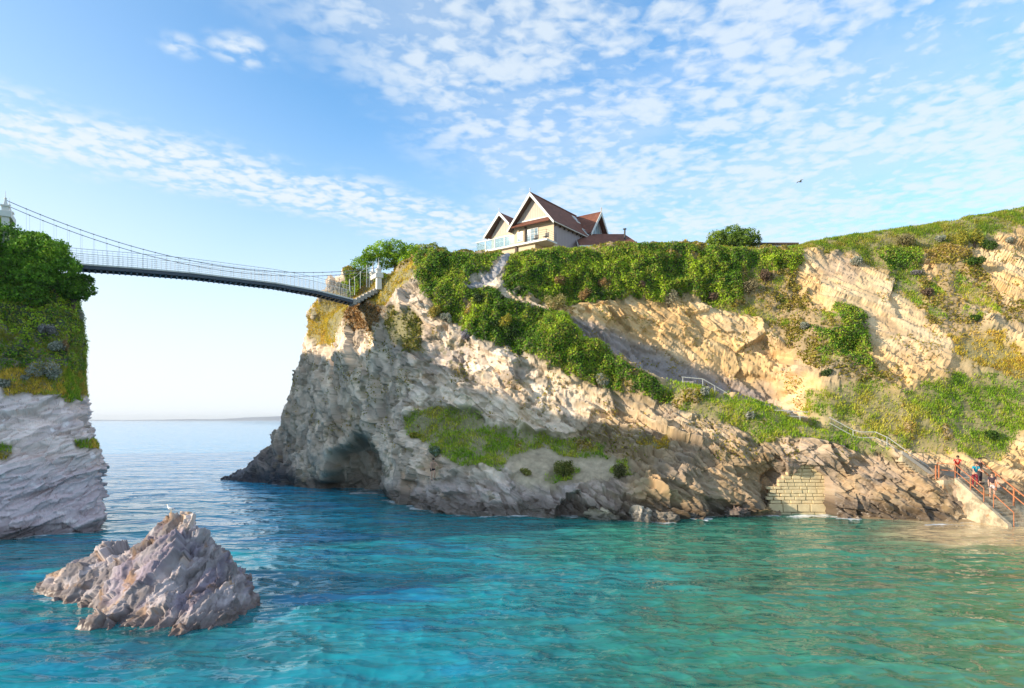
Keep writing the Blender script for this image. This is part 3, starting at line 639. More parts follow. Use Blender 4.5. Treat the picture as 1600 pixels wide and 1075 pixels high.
def pick_cols(pos, kinds, rng=RNG):
    cl = fbm(pos/3.6, 3, .6, 201)*1.1+fbm(pos/.8, 2, .5, 202)*.75+rng.normal(size=len(pos))*.28
    out = np.zeros((len(pos), 3))
    for k in np.unique(kinds):
        p = np.array(PAL[int(k)]); m_ = kinds == k
        order = np.argsort(p.sum(1)); p = p[order]
        q = np.clip((cl[m_]+1)/2*(len(p)), 0, len(p)-1.001); i = q.astype(int); f = (q-i)[:, None]
        out[m_] = p[i]*(1-f)+p[i+1]*f
    return out*np.array([2.55, 2.2, 1.1])*(.82+.36*rng.random((len(pos), 1)))
def scatter(Gd, Nd, kd, sel_kinds, dens, size, off, name, matl, upright=False, flat=.5, extra=None, maxn=400000):
    area = np.linalg.norm(np.cross(np.gradient(Gd, axis=0), np.gradient(Gd, axis=1)), axis=2).ravel()
    P = Gd.reshape(-1, 3); Nn = Nd.reshape(-1, 3)
    wgt = area*np.isin(kd, sel_kinds)
    x, y = project(P); wgt = wgt*((x > -420) & (x < 1760) & (y > 200))
    # thin out what faces away from the water
    away = (Nn*(-P+np.array([0, 0, H]))).sum(1)/np.linalg.norm(P-np.array([0, 0, H]), axis=1)
    wgt = wgt*np.where(away > -.25, 1, .12)
    if extra is not None: wgt = wgt*extra
    tot = wgt.sum(); nn = int(min(maxn, tot*dens)); print(name, 'area', round(tot), 'leaves', nn)
    idx = RNG.choice(len(P), nn, p=wgt/tot)
    sp = np.sqrt(np.maximum(area[idx], 1e-6))[:, None]
    pos = P[idx]+Nn[idx]*(off[0]+(off[1]-off[0])*RNG.random((nn, 1)))+RNG.normal(size=(nn, 3))*sp*.5
    cols = pick_cols(pos, kd[idx])
    V, Q, cc = leaves(pos, Nn[idx], size, cols, upright, flat)
    return fast_mesh(name, V, Q, cc, matl)
tag(scatter(GA, NA, kind, [1], 320, .15, (-.08, .20), 'ivy_cover', M_leaf), 'dense green ivy and hedge leaves over the headland slopes', 'ivy', kind='stuff')
tag(scatter(GA, NA, kind, [2, 4, 6], 560, .21, (-.03, .03), 'slope_grass', M_grass, upright=True, maxn=640000, extra=.12+sstep(-.35, .25, fbm(P0/1.3, 4, .6, 333))), 'yellow green grass on the slopes and the low terrace of the headland', 'grass', kind='stuff')
tag(scatter(GA, NA, kind, [3, 5, 7], 190, .20, (-.05, .14), 'dry_scrub', M_leaf, flat=.3, extra=.12+sstep(-.3, .25, fbm(P0/1.6, 4, .6, 334))), 'brown and olive scrub on the headland gullies', 'scrub', kind='stuff')
sparse = (fbm(P0/1.6, 4, .6, 301) > .22)&(rockf > .5)&(P0[:, 2] > 4)&(pathm < .05)&~steps_path
kk = np.where(sparse, 3, 0)
tag(scatter(GA, NA, kk, [3], 30, .16, (-.02, .10), 'rock_plants', M_leaf, flat=.2, maxn=30000), 'small tufts of low plants clinging to the bare rock', 'plants', kind='stuff')
tag(scatter(GL1, NL1, kindL, [1], 330, .15, (-.08, .22), 'mainland_ivy', M_leaf), 'dark green leafy cover on the mainland cliff top', 'ivy', kind='stuff')
tag(scatter(GL1, NL1, kindL, [2, 4, 6], 420, .20, (-.03, .05), 'mainland_grass', M_grass, upright=True), 'dry grass fringe along the mainland cliff brow', 'grass', kind='stuff')

def shrub(name, base, rad, height, cols, label, cat='shrub', n=900, leaf=.12, group=None, flowers=None, stems=4, blobs=7, rng=None):
    """bush of leaf clumps on short woody stems"""
    rng = rng or np.random.default_rng(int(abs(base[0]*97+base[2]*31)*10) % 99991)
    root = empty(name, base); tag(root, label, cat, group)
    pts = []; 
    for b_ in range(blobs):
        a = rng.random()*6.283; rr = rad*.62*math.sqrt(rng.random()); c0 = np.array([rr*math.cos(a), rr*math.sin(a), height*(.38+.30*rng.random())]); rb = rad*(.34+.2*rng.random())
        m_ = n//blobs; d = rng.normal(size=(m_, 3)); d /= np.linalg.norm(d, axis=1, keepdims=True)
        pts.append((c0+d*np.array([rb, rb, height*.36])*(.55+.5*rng.random((m_, 1))), d))
    P = np.concatenate([p for p, _ in pts]); D = np.concatenate([d for _, d in pts])
    P[:, 2] = np.maximum(P[:, 2], .02); mf = np.zeros(len(P), bool)
    if flowers: mf = (rng.random(len(P)) < .22) & (P[:, 2] > height*.5)
    pal = np.array(cols); cc = pal[rng.integers(0, len(pal), len(P))]*(.75+.5*rng.random((len(P), 1)))
    cc[mf] = flowers if flowers else 0
    V, Q, k = leaves(P, D, leaf, cc, False, .45, rng)
    fast_mesh('foliage', V, Q, k, M_leaf, root)
    mb = MB()
    for i in range(stems):
        a = rng.random()*6.283; e = Vector((math.cos(a)*rad*.4, math.sin(a)*rad*.4, height*.55)); mid = e*.5+Vector((0, 0, height*.1))
        mb.path([Vector((0, 0, -.15)), mid, e], .03, 5, [.04*rad+.01, .03*rad+.008, .012])
    mb.build('stem', M_bark, root)
    return root
GRN = [(.05,.12,.015),(.09,.17,.02),(.13,.21,.03),(.03,.07,.012)]
SIL = [(.42,.42,.36),(.33,.35,.27),(.5,.48,.4),(.25,.28,.18)]
ORG = [(.42,.25,.10),(.34,.20,.09),(.5,.33,.14),(.28,.2,.08)]
YEL = [(.50,.42,.05),(.38,.36,.05),(.28,.3,.05)]
BRN = [(.20,.13,.09),(.26,.17,.12),(.14,.10,.06)]
SHR = [ # px, py(base), radius px, height px, palette, label
 (866,488,18,26,[(.42,.38,.12),(.35,.3,.1),(.5,.42,.2)],'pale yellow tuft at the bottom left corner of the tall hedge below the house'),
 (873,446,10,14,ORG,'orange brown tuft in the hedge straight below the right end of the house wall'),
 (942,448,9,14,ORG,'small rust brown clump in the middle of the long hedge'),
 (915,470,11,18,ORG,'rusty tuft at the foot of the hedge right of the pale yellow tuft'),
 (1002,450,8,12,BRN,'dry brown tuft low in the hedge left of the round silver bush'),
 (1045,478,16,24,[(.33,.31,.2),(.28,.24,.15),(.4,.36,.25)],'round olive grey bush on the brink of the tan slope under the hedge'),
 (1115,470,11,16,BRN,'reddish brown shrub on the hedge foot above the tan cliff'),
 (1170,458,13,22,[(.3,.25,.13),(.24,.2,.1),(.36,.3,.17)],'tall beige tuft beside the dark hollow in the hedge'),
 (1196,440,12,18,BRN,'round brown bush under the hedge just left of the tan chute'),
 (938,606,17,22,SIL,'silver white bush with yellow heads at the lower edge of the ivy'),
 (1100,618,10,14,SIL,'pale silver bush beside the first white handrail'),
 (1171,655,8,13,SIL,'small silver tuft on the grass above the rocks, left of the middle handrail'),
 (748,474,14,16,[(.04,.07,.02),(.06,.1,.03)],'dark green bush beside the bend of the pale steps'),
 (680,498,14,20,[(.45,.33,.06),(.5,.4,.1),(.3,.3,.06)],'golden yellow bush on the left edge of the ivy'),
 (698,503,10,14,SIL,'grey tuft right beside the golden bush at the ivy edge'),
 (730,530,12,15,[(.30,.28,.34),(.22,.2,.24),(.38,.36,.4)],'lilac grey bush hanging at the lower left edge of the ivy'),
 (790,512,13,20,YEL,'yellow flowering bush in the ivy left of the tan slope'),
 (1339,415,11,14,SIL,'silver grey bush on the brown bank at the top of the chute'),
 (1413,386,16,18,[(.26,.22,.09),(.33,.27,.12),(.2,.17,.07)],'broad straw coloured bush just under the right skyline'),
 (1504,388,11,28,YEL,'left one of two tall yellow gorse bushes near the skyline'),
 (1523,386,12,28,YEL,'right one of two tall yellow gorse bushes near the skyline'),
 (1543,391,14,16,GRN,'neat round green bush alone on the pale sand at upper right'),
 (1524,416,16,14,GRN,'low spreading green bush on the pale sand below the round one'),
 (1469,378,9,10,SIL,'small grey tuft on the right skyline bank'),
 (1578,380,8,10,SIL,'grey green tuft on the sand at the far right skyline'),
 (1436,432,12,12,[(.25,.22,.22),(.33,.3,.3),(.2,.18,.17)],'dark grey shrub at the top of the brown gully'),
 (1447,462,10,12,BRN,'dry brown shrub in the upper brown gully'),
 (1257,515,8,12,SIL,'pale tuft in the green gully in the middle of the slope'),
 (1292,588,8,12,[(.06,.11,.03),(.1,.15,.04)],'small dark green bush on the bare slope above the grass'),
 (1549,688,12,16,GRN,'bright green bush in the grass near the top of the rusty stairs'),
 (1524,500,7,9,GRN,'tiny green bush below the pale ledge at right'),
 (880,745,18,26,[(.20,.22,.04),(.3,.28,.08),(.14,.17,.03)],'big grass tussock on the sandy end of the terrace'),
 (820,741,10,10,[(.3,.3,.06),(.4,.36,.12)],'small yellow tussock on the terrace sand'),
 (967,746,14,22,[(.12,.13,.04),(.2,.18,.07)],'dark tussock at the right end of the terrace'),
 (680,712,10,16,[(.25,.33,.28),(.3,.4,.2),(.18,.22,.06)],'blue green plant hanging at the left end of the terrace'),
 (649,683,9,8,YEL,'yellow flowered clump at the left tip of the terrace'),
]
for i, (x, y, r_, h_, pal, lab) in enumerate(SHR):
    p, nn_ = hit(x, y)
    if p is None: print('no hit', lab); continue
    sc = p.y/F
    shrub_group = 'bushes and tufts scattered over the headland'
    shrub('tussock' if 'tussock' in lab else ('tuft' if 'tuft' in lab else 'shrub'), p+Vector((0, 0, -.1)), r_*sc*1.05, h_*sc*1.15, pal, lab, cat='tussock' if 'tussock' in lab else 'shrub', n=int(500+r_*45), leaf=.13, group=shrub_group, flowers=(.6, .42, .05) if 'flower' in lab or 'yellow heads' in lab else None)
SHL = [
 (118,462,22,18,[(.33,.22,.12),(.42,.36,.36),(.28,.2,.16)],'russet and grey shrub just under the end of the bridge'),
 (122,505,16,22,SIL,'silver shrub leaning out over the left cliff edge'),
 (75,525,16,18,[(.3,.28,.28),(.24,.22,.2),(.4,.38,.36)],'grey shrub in the middle of the left cliff greenery'),
 (88,548,14,16,SIL,'white grey shrub with an orange plant beside it on the left cliff'),
 (103,550,6,20,ORG,'narrow orange plant beside the white grey shrub on the left cliff'),
 (72,592,26,28,SIL,'largest white and yellow shrub at the foot of the left cliff greenery'),
 (40,592,8,8,SIL,'little silver tuft left of the largest white shrub'),
 (8,605,12,14,SIL,'silver shrub cut by the left edge of the picture'),
 (20,470,16,12,[(.02,.05,.015),(.04,.08,.02)],'dark hollowed shrub under the tree on the left cliff'),
]
for (x, y, r_, h_, pal, lab) in SHL:
    p, nn_ = hit(x, y, bvhL)
    if p is None: print('no hit', lab); continue
    sc = p.y/F; shrub('shrub', p+Vector((0, 0, -.1)), r_*sc, h_*sc*1.1, pal, lab, n=int(500+r_*45), leaf=.12, group='shrubs on the mainland cliff', flowers=(.6, .42, .08) if 'yellow' in lab else None)

def tree(name, base, top, blobs, pal, label, n, leaf, group='trees and tall bushes along the cliff tops', cat='tree'):
    rng = np.random.default_rng(int(abs(base[0])*1000) % 9999)
    root = empty(name, base); tag(root, label, cat, group); B = np.array(base)
    mb = MB(); trunk_top = Vector(top)-Vector(base)
    mb.path([Vector((0, 0, -.6)), trunk_top*.5+Vector((.1, 0, 0)), trunk_top], .15, 8, [.24, .18, .12])
    P = []; D = []; tot = sum(b_[3]**2 for b_ in blobs)
    for (x, y, z, r_, sq) in blobs:
        c0 = np.array([x, y, z])-B; m_ = int(n*r_*r_/tot); d = rng.normal(size=(m_, 3)); d /= np.linalg.norm(d, axis=1, keepdims=True)
        l = 1+.28*vnoise(d*2.3+c0*3, 5)+.16*vnoise(d*5.1+c0, 6)
        P.append(c0+d*np.array([r_, r_, r_*sq])*(l*(.72+.32*rng.random(m_)))[:, None]); D.append(d)
        e = Vector(c0); mid = (trunk_top*.6).lerp(e, .5)+Vector((0, 0, -.15)); mb.path([trunk_top*.7, mid, e], .05, 6, [.09, .06, .02])
    P = np.concatenate(P); D = np.concatenate(D)
    mb.build('trunk', M_bark, root)
    pal = np.array(pal); q = np.clip((fbm((P+B)/1.1, 3, .6, 401)+1)/2*len(pal)+rng.normal(size=len(P))*.5, 0, len(pal)-.01).astype(int)
    cc = pal[q]*np.array([2.7, 2.45, 1.2])*(.75+.5*rng.random((len(P), 1)))
    V, Q, k = leaves(P, D, leaf, cc, False, .4, rng); fast_mesh('crown', V, Q, k, M_leaf, root)
    return root
def blobs_px(lst): return [(*W(x, y, Y), r_*Y/F, sq) for (x, y, Y, r_, sq) in lst]
DG = [(.02,.05,.012),(.035,.09,.014),(.055,.13,.018),(.09,.17,.022),(.13,.21,.03)]
tree('tree', tuple(W(-40, 470, 46.5)), tuple(W(-30, 400, 47)), blobs_px([(10,380,45.5,34,.8),(45,388,45,32,.8),(78,400,45,28,.8),(98,418,45.2,24,.8),(-30,375,46,45,.8),(20,428,44.5,36,.7),(62,432,44.5,32,.7),(5,462,44,30,.7),(50,462,44,26,.7),(100,445,45.5,20,.6),(-20,355,47,26,.8),(88,388,45.6,18,.7),(60,375,45.6,18,.7)]), DG, 'big dark green tree spreading over the brow of the left cliff', 34000, .17)
tree('tree', tuple(W(105, 500, 46.5)), tuple(W(118, 455, 46.8)), blobs_px([(118,440,47.0,16,.8),(133,436,47.4,12,.6),(136,452,47.2,12,.9),(125,458,46.6,14,.8),(104,452,46,18,.8)]), DG[:4], 'small dark tree leaning out under the left end of the bridge', 7000, .14)
LG = [(.05,.10,.015),(.08,.15,.02),(.13,.22,.025),(.18,.27,.035)]
p, _ = hit(612, 438); 
tree('tree', tuple(W(618, 428, 64)), tuple(W(615, 405, 64)), blobs_px([(580,396,63,13,.8),(598,389,63.5,16,.8),(620,390,63.5,17,.8),(642,395,63.5,16,.8),(606,406,64,17,.8),(632,408,63.5,17,.8),(575,402,63.5,10,.6)]), LG, 'bright green bushy tree behind the white bridge tower', 10000, .15)
tree('tree', tuple(W(566, 448, 65)), tuple(W(565, 430, 65)), blobs_px([(562,416,62.5,14,.9),(573,408,63,12,.8),(555,430,62,12,.9),(568,432,62.5,13,.8),(548,440,61.6,8,.8)]), LG[:3], 'green shrubby tree at the cliff edge where the bridge cables land', 5000, .13)
tree('tree', tuple(W(670, 405, 66)), tuple(W(668, 395, 66)), blobs_px([(658,392,66,13,.7),(676,388,66,11,.8),(690,392,66,9,.7),(648,396,66,10,.7)]), [(.05,.08,.03),(.09,.13,.04),(.14,.17,.05),(.10,.11,.05)], 'feathery grey green tree on the skyline between the bridge tower and the house', 5000, .12)
tree('tree', tuple(W(1146, 388, 66)), tuple(W(1146, 376, 66)), blobs_px([(1122,374,66,17,.8),(1142,368,66,19,.75),(1165,371,66,18,.8),(1178,376,66,11,.8),(1112,380,66,10,.8),(1150,379,65.5,22,.6)]), [(.03,.06,.015),(.05,.09,.02),(.08,.13,.025),(.11,.16,.03)], 'rounded dark green tree standing alone on the ridge right of the house', 11000, .15)

# ------------------------------------------------------------------ sea
pyy = np.concatenate([np.linspace(900, 14, 886), 14*np.exp(-np.linspace(0.05, 2.85, 60))]); rr = H*F/pyy
th = np.concatenate([np.linspace(-180, -47, 30)[:-1], np.linspace(-47, 47, 1000), np.linspace(47, 180, 30)[1:]])
TH, RR = np.meshgrid(R(1)*th, rr, indexing='ij'); WX, WY = RR*np.sin(TH), RR*np.cos(TH)
dr = np.gradient(rr)[None, :]+0*TH; sp = np.maximum(dr, RR*R(.094))
p2 = np.stack([WX.ravel(), WY.ravel(), np.zeros(WX.size)], 1); h = np.zeros(len(p2)); spr = sp.ravel()
for lam, amp, ang, sd_ in ((9, .09, .15, 1), (4.2, .06, -.25, 2), (2.0, .06, .1, 3), (1.0, .046, -.15, 4), (.5, .020, .3, 5), (.26, .007, 0, 6)):
    ca, sa = math.cos(ang), math.sin(ang); q = np.stack([(p2[:, 0]*ca+p2[:, 1]*sa)/lam*.7, (-p2[:, 0]*sa+p2[:, 1]*ca)/lam, p2[:, 2]+sd_*9.1], 1)
    n1 = vnoise(q*1.6, sd_); n2 = vnoise(q*1.6@ROT.T+5, sd_+50)
    h += amp*((1-np.abs(n1)*1.6)*.7+n2*.5)*sstep(lam*.55, lam*.2, spr)
qx = 800+F*p2[:, 0]/np.maximum(p2[:, 1], 1); qy = 656+H*F/np.maximum(p2[:, 1], 1)
wj = fbm(p2/3.0, 4, .6, 501); wk = fbm(p2/9.0, 3, .5, 502); wl_ = fbm(p2*np.array([.10, .35, 1]), 4, .6, 503)
calm = sstep(45, 60, p2[:, 1])*0+1; h = h*calm-.02
cw = np.tile(np.array([.010, .22, .265]), (len(p2), 1))
cw = colmix(cw, (.007, .15, .30), sstep(.05, .4, fbm(p2*np.array([.25, .6, 1]), 4, .6, 505))*sstep(1000, 600, qx)*.7)
cw = colmix(cw, (.03, .36, .62), sstep(860, 720, qy+40*wk)*sstep(640, 420, qx))
cw = colmix(cw, (.012, .17, .20), sstep(520, 800, qx)*sstep(870, 830, qy))
cw = colmix(cw, (.030, .19, .13), sstep(700, 1150, qx+160*wk+60*wj))
cw = colmix(cw, (.075, .21, .11), sstep(1250, 1600, qx+90*wk)*.8)
cw = colmix(cw, (.012, .24, .31), sstep(960, 1060, qy+40*wj)*sstep(1000, 500, qx)*.5)
def blob(x, y, rx, ry): return np.clip(1-((qx-x+wj*60)/rx)**2-((qy-y+wj*18)/ry)**2, 0, 1)
cw = colmix(cw, (.004, .10, .18), np.clip(blob(640, 885, 190, 38)*1.2, 0, 1)*.35)
cw = colmix(cw, (.005, .10, .22), np.clip(blob(460, 900, 130, 45)*1.2, 0, 1)*.4)
cw = colmix(cw, (.02, .09, .09), np.clip(blob(300, 1020, 260, 60)*1.2, 0, 1)*.45)
cw = colmix(cw, (.03, .10, .07), sstep(.2, .5, wl_)*.5*sstep(500, 900, qx))
cw = colmix(cw, (.10, .07, .02), sstep(.48, .62, fbm(p2*np.array([.5, 1.4, 1]), 4, .65, 504))*.28*sstep(860, 900, qy))
shal = sstep(1330, 1500, qx+30*wj)*sstep(866, 840, qy-.05*(qx-1500)+10*wj)
cw = colmix(cw, (.52, .39, .22), np.clip(shal*1.3, 0, 1))
# broken foam where the swell touches rock
foam = np.zeros(len(p2))
near = (p2[:, 1] > 17) & (p2[:, 1] < 82) & (np.abs(p2[:, 0]) < 48)
# ------------------------------------------------------------------ jagged rock standing in the foreground water
outl = [(65,932),(85,950),(135,962),(170,985),(215,1000),(275,998),(330,988),(375,975),(397,955),(392,925)]
ctrl = [(*W(x, y, H*F/(y-656))[:2], -.35) for x, y in outl]+[(-10.9,27.6,-.35),(-12.3,29.2,-.35),(-14.6,29.9,-.35),(-17.0,29.4,-.35),(-19.4,28.2,-.35)]
ctrl += [(-22,24,-1.6),(-21,30,-1.6),(-15,32.5,-1.8),(-9,31,-1.6),(-8,26,-1.6),(-7.8,22,-1.6),(-11,18.5,-1.6),(-16,19,-1.6),(-20,21.5,-1.6)]
ctrl += [(*W(262,812,24.6)[:2],3.1),(*W(285,812,24.6)[:2],3.15),(*W(322,830,24.3)[:2],2.75),(*W(345,868,23.8)[:2],1.75),(*W(378,905,23.6)[:2],.95),
 (*W(225,842,24.8)[:2],2.35),(*W(190,862,25)[:2],1.8),(*W(150,872,25.3)[:2],1.65),(*W(120,885,25.6)[:2],1.25),(*W(90,905,25.8)[:2],.7),
 (*W(250,880,23.4)[:2],1.85),(*W(300,900,23.1)[:2],1.4),(*W(200,930,23.2)[:2],.75),(*W(160,965,22.1)[:2],.4),(*W(240,960,21.8)[:2],.65),(*W(320,955,21.9)[:2],.55),(*W(130,935,24)[:2],.35),(-13.4,27.2,1.6),(-16,27.2,1.0)]
ctrl = np.array(ctrl)
def tps(d): return np.where(d > 0, d*d*np.log(np.maximum(d, 1e-9)), 0)
D_ = np.linalg.norm(ctrl[:, None, :2]-ctrl[None, :, :2], axis=2); K_ = tps(D_)+np.eye(len(ctrl))*.15; Pm = np.concatenate([np.ones((len(ctrl), 1)), ctrl[:, :2]], 1)
A_ = np.block([[K_, Pm], [Pm.T, np.zeros((3, 3))]]); sol = np.linalg.solve(A_, np.concatenate([ctrl[:, 2], np.zeros(3)]))
gx, gy = np.meshgrid(np.linspace(-22, -7.6, 430), np.linspace(18.2, 32.5, 420), indexing='ij'); gp = np.stack([gx.ravel(), gy.ravel()], 1)
gz = tps(np.linalg.norm(gp[:, None, :]-ctrl[None, :, :2], axis=2))@sol[:len(ctrl)]+np.concatenate([np.ones((len(gp), 1)), gp], 1)@sol[-3:]
GR = np.concatenate([gp, gz[:, None]], 1); NR = grid_normals(GR.reshape(430, 420, 3)).reshape(-1, 3); NR = np.where(NR[:, 2:3] < 0, -NR, NR)
BR = bed(GR, R(-37), -.3); sR = BR[:, 0]+fbm(GR/2.2, 3, .5, 601)*.35
strR = fbm(np.stack([BR[:, 0]*4.2, BR[:, 1]*.9, BR[:, 2]*.9], 1), 5, .62, 602)
q1, q2, qi = worley(np.stack([BR[:, 0]*3.0, BR[:, 1]*.7, BR[:, 2]*.9], 1)+strR[:, None]*np.array([.5, .08, .08]), 603)
r1, r2, ri = worley(np.stack([BR[:, 0]*8, BR[:, 1]*1.8, BR[:, 2]*2.2], 1)+strR[:, None]*np.array([.5, .08, .08]), 604)
wrq = (fbm(GR/.8, 3, .5, 620)*.22)[:, None]*np.array([1., .5, .5])
g1, h1 = facets(BR+wrq, (.85, .34, .40), 521); g2, h2 = facets(BR+wrq*.7, (2.8, .8, 1.0), 522); g3, h3 = facets(BR+wrq*.4, (7.0, 2.6, 3.0), 523); g4, h4 = facets(BR, (16, 7, 8), 524)
dR = .16*fbm(GR/2.4, 3, .5, 605, ridged=True)+.34*g1+.20*g2+.08*g3+.03*g4+.15*ledge(sR+.12*strR, .31, 607, BR)+.10*strR-.05
topm = sstep(-.9, .3, gz); GR1 = GR+(NR*.8+np.array([-.15, -.35, .35])*.5)*(dR*topm)[:, None]
cr = np.tile(np.array([.45, .42, .40]), (len(GR), 1))
cr = colmix(cr, (.60, .48, .32), sstep(.0, .6, fbm(BR*np.array([1.2, .5, .5]), 4, .6, 611)+.2*(-NR[:, 0]))*.8)  # warm tan favours left-facing rock, sunlight put into the colour
cr = colmix(cr, (.20, .17, .24), sstep(-.05, .35, fbm(BR*np.array([1.6, .6, .6])+7, 4, .6, 612))*.65)
cr = colmix(cr, (.46, .26, .09), sstep(.15, .5, fbm(GR/.6, 4, .6, 613))*.6)
cr = colmix(cr, (.72, .70, .66), sstep(.25, .5, fbm(GR/.45, 3, .6, 614))*sstep(1.6, 2.6, gz)*.8)
cr = cr*(.55+.75*h2[:, None])*(.78+.42*h3[:, None])*np.array([.52, .48, .51])
wr = sstep(.55, .12, GR1[:, 2]+.18*fbm(GR/.6, 3, .5, 615)); cr = colmix(cr, (.085, .06, .055), wr*.8)
M_rockF = rock_material('sea_rock', (0, R(-37), 0), 2.2)
rockobj = fast_mesh('sea_rock', GR1, quads(430, 420), np.clip(cr, 0, 1), M_rockF, attrs={'Rock': np.ones(len(GR)), 'Wet': wr})
tag(rockobj, 'jagged pale grey rock standing alone in the foreground sea', 'rock')
subR = GR1.reshape(430, 420, 3)[::2, ::2]; bvhR = BVHTree.FromPolygons([tuple(p) for p in subR.reshape(-1, 3)], [tuple(int(a) for a in q) for q in quads(*subR.shape[:2])])

# foam mask: distance over the water to the nearest rock near sea level
def water_dist(srcs, pts, cellsz=.25, x0=-60, y0=15, nx=480, ny=300):
    occ = np.zeros((nx, ny), bool)
    for s_ in srcs:
        m_ = (s_[:, 2] > -.15) & (s_[:, 2] < .35); i = ((s_[m_, 0]-x0)/cellsz).astype(int); j = ((s_[m_, 1]-y0)/cellsz).astype(int); ok = (i >= 0) & (i < nx) & (j >= 0) & (j < ny); occ[i[ok], j[ok]] = True
    b1 = blur(occ.astype(float), 1); b2 = blur(occ.astype(float), 4)
    i = np.clip(((pts[:, 0]-x0)/cellsz), 0, nx-1.01); j = np.clip(((pts[:, 1]-y0)/cellsz), 0, ny-1.01); i0 = i.astype(int); j0 = j.astype(int); fi = i-i0; fj = j-j0
    g = lambda b: b[i0, j0]*(1-fi)*(1-fj)+b[np.minimum(i0+1, nx-1), j0]*fi*(1-fj)+b[i0, np.minimum(j0+1, ny-1)]*(1-fi)*fj+b[np.minimum(i0+1, nx-1), np.minimum(j0+1, ny-1)]*fi*fj
    return g(b1), g(b2)
fa, fb = water_dist([P1, PL1, GR1], p2)
fn = fbm(p2/1.1, 4, .65, 701); fn2 = fbm(p2/4.5, 3, .5, 702)
foam = np.where(near, sstep(.12, .5, fa+.5*fn+.4*fn2-.22)*.7+sstep(.3, .8, fb+.4*fn+.5*fn2-.5)*.3, 0)
for (x, y, rx, ry) in ((990, 812, 18, 6), (1108, 811, 18, 5), (1270, 805, 45, 4), (1330, 809, 25, 4), (565, 771, 26, 3), (1470, 822, 60, 2.5), (72, 918, 18, 8)):
    foam = np.maximum(foam, np.clip(1.4*(1-((qx-x+wj*12)/rx)**2-((qy-y+wj*4)/ry)**2)+fn*1.6-.15, 0, 1)*near*.8)
foam = np.clip(foam, 0, 1)*np.where((p2[:, 1] < 33) & (p2[:, 0] < -5), .45+.4*sstep(120, 60, qx), 1)
cw = colmix(cw, (.012, .06, .06), np.clip(fb*1.2, 0, .75)*near*(1-shal))
m, t = mat('sea_water'); b = t.nodes.new('ShaderNodeBsdfPrincipled'); at = t.nodes.new('ShaderNodeAttribute'); at.attribute_name = 'Col'; ft = t.nodes.new('ShaderNodeAttribute'); ft.attribute_name = 'Foam'
g = t.nodes.new('ShaderNodeNewGeometry'); mp = t.nodes.new('ShaderNodeMapping'); mp.inputs['Scale'].default_value = (.55, 1.15, 1); t.links.new(g.outputs['Position'], mp.inputs[0])
wn1 = noise(mp.outputs[0], 1.3, 6, .6, t, dist=.6); wn2 = noise(mp.outputs[0], .22, 4, .55, t)
vv = t.nodes.new('ShaderNodeTexVoronoi'); vv.feature = 'SMOOTH_F1'; vv.inputs['Scale'].default_value = .9; vv.inputs['Smoothness'].default_value = .35
wp = t.nodes.new('ShaderNodeVectorMath'); wp.operation = 'MULTIPLY_ADD'; ncl = t.nodes.new('ShaderNodeTexNoise'); ncl.inputs['Scale'].default_value = 1.1; ncl.inputs['Detail'].default_value = 3; t.links.new(mp.outputs[0], ncl.inputs['Vector'])
t.links.new(ncl.outputs['Color'], wp.inputs[0]); wp.inputs[1].default_value = (1.1, 1.1, 0); t.links.new(mp.outputs[0], wp.inputs[2]); t.links.new(wp.outputs[0], vv.inputs['Vector'])
caus = MR(vv.outputs['Distance'], .40, .75, 0, 1, t)  # web of caustic light painted into the water colour
sc1 = t.nodes.new('ShaderNodeVectorMath'); sc1.operation = 'SCALE'; t.links.new(at.outputs['Color'], sc1.inputs[0])
t.links.new(M('ADD', MR(wn1, .3, .7, .80, 1.1, t), M('MULTIPLY', caus, .25, nt=t), nt=t), sc1.inputs['Scale'])
fmx = t.nodes.new('ShaderNodeMix'); fmx.data_type = 'RGBA'; fmx.inputs[7].default_value = (.82, .85, .86, 1); t.links.new(sc1.outputs[0], fmx.inputs[6])
fno = noise(g.outputs['Position'], 5.0, 6, .7, t); t.links.new(M('MULTIPLY', MR(M('ADD', ft.outputs['Fac'], M('MULTIPLY', M('SUBTRACT', fno, .5, nt=t), 1.1, nt=t), nt=t), .35, .85, 0, 1, t), 1, nt=t), fmx.inputs[0])
t.links.new(fmx.outputs[2], b.inputs['Base Color']); b.inputs['IOR'].default_value = 1.333; b.inputs['Roughness'].default_value = .03; b.inputs['Specular IOR Level'].default_value = .33
bn = t.nodes.new('ShaderNodeBump'); bn.inputs['Distance'].default_value = .16; bn.inputs['Strength'].default_value = .8
mp2 = t.nodes.new('ShaderNodeMapping'); mp2.inputs['Scale'].default_value = (.5, 1.0, 1); mp2.inputs['Rotation'].default_value = (0, 0, .12); t.links.new(g.outputs['Position'], mp2.inputs[0])
t.links.new(M('ADD', M('ADD', M('MULTIPLY', noise(mp2.outputs[0], .30, 3, .55, t), 5.5, nt=t), noise(mp2.outputs[0], 1.5, 1.5, .5, t, dist=.3), nt=t), M('MULTIPLY', noise(mp2.outputs[0], 5.0, 1, .5, t), .10, nt=t), nt=t), bn.inputs['Height']); t.links.new(bn.outputs[0], b.inputs['Normal'])
M_sea = finish(m, t, b.outputs[0])
Vw = np.stack([p2[:, 0], p2[:, 1], h], 1)
tag(fast_mesh('sea_water', Vw, quads(WX.shape[0], WX.shape[1])[:, ::-1], np.clip(cw, 0, 1), M_sea, smooth=True, attrs={'Foam': foam}), kind='structure')
sb = MB(); sb.poly([(-9400, -2000, -6), (9400, -2000, -6), (9400, 9400, -6), (-9400, 9400, -6)]); tag(sb.build('seabed', M_path), kind='structure')
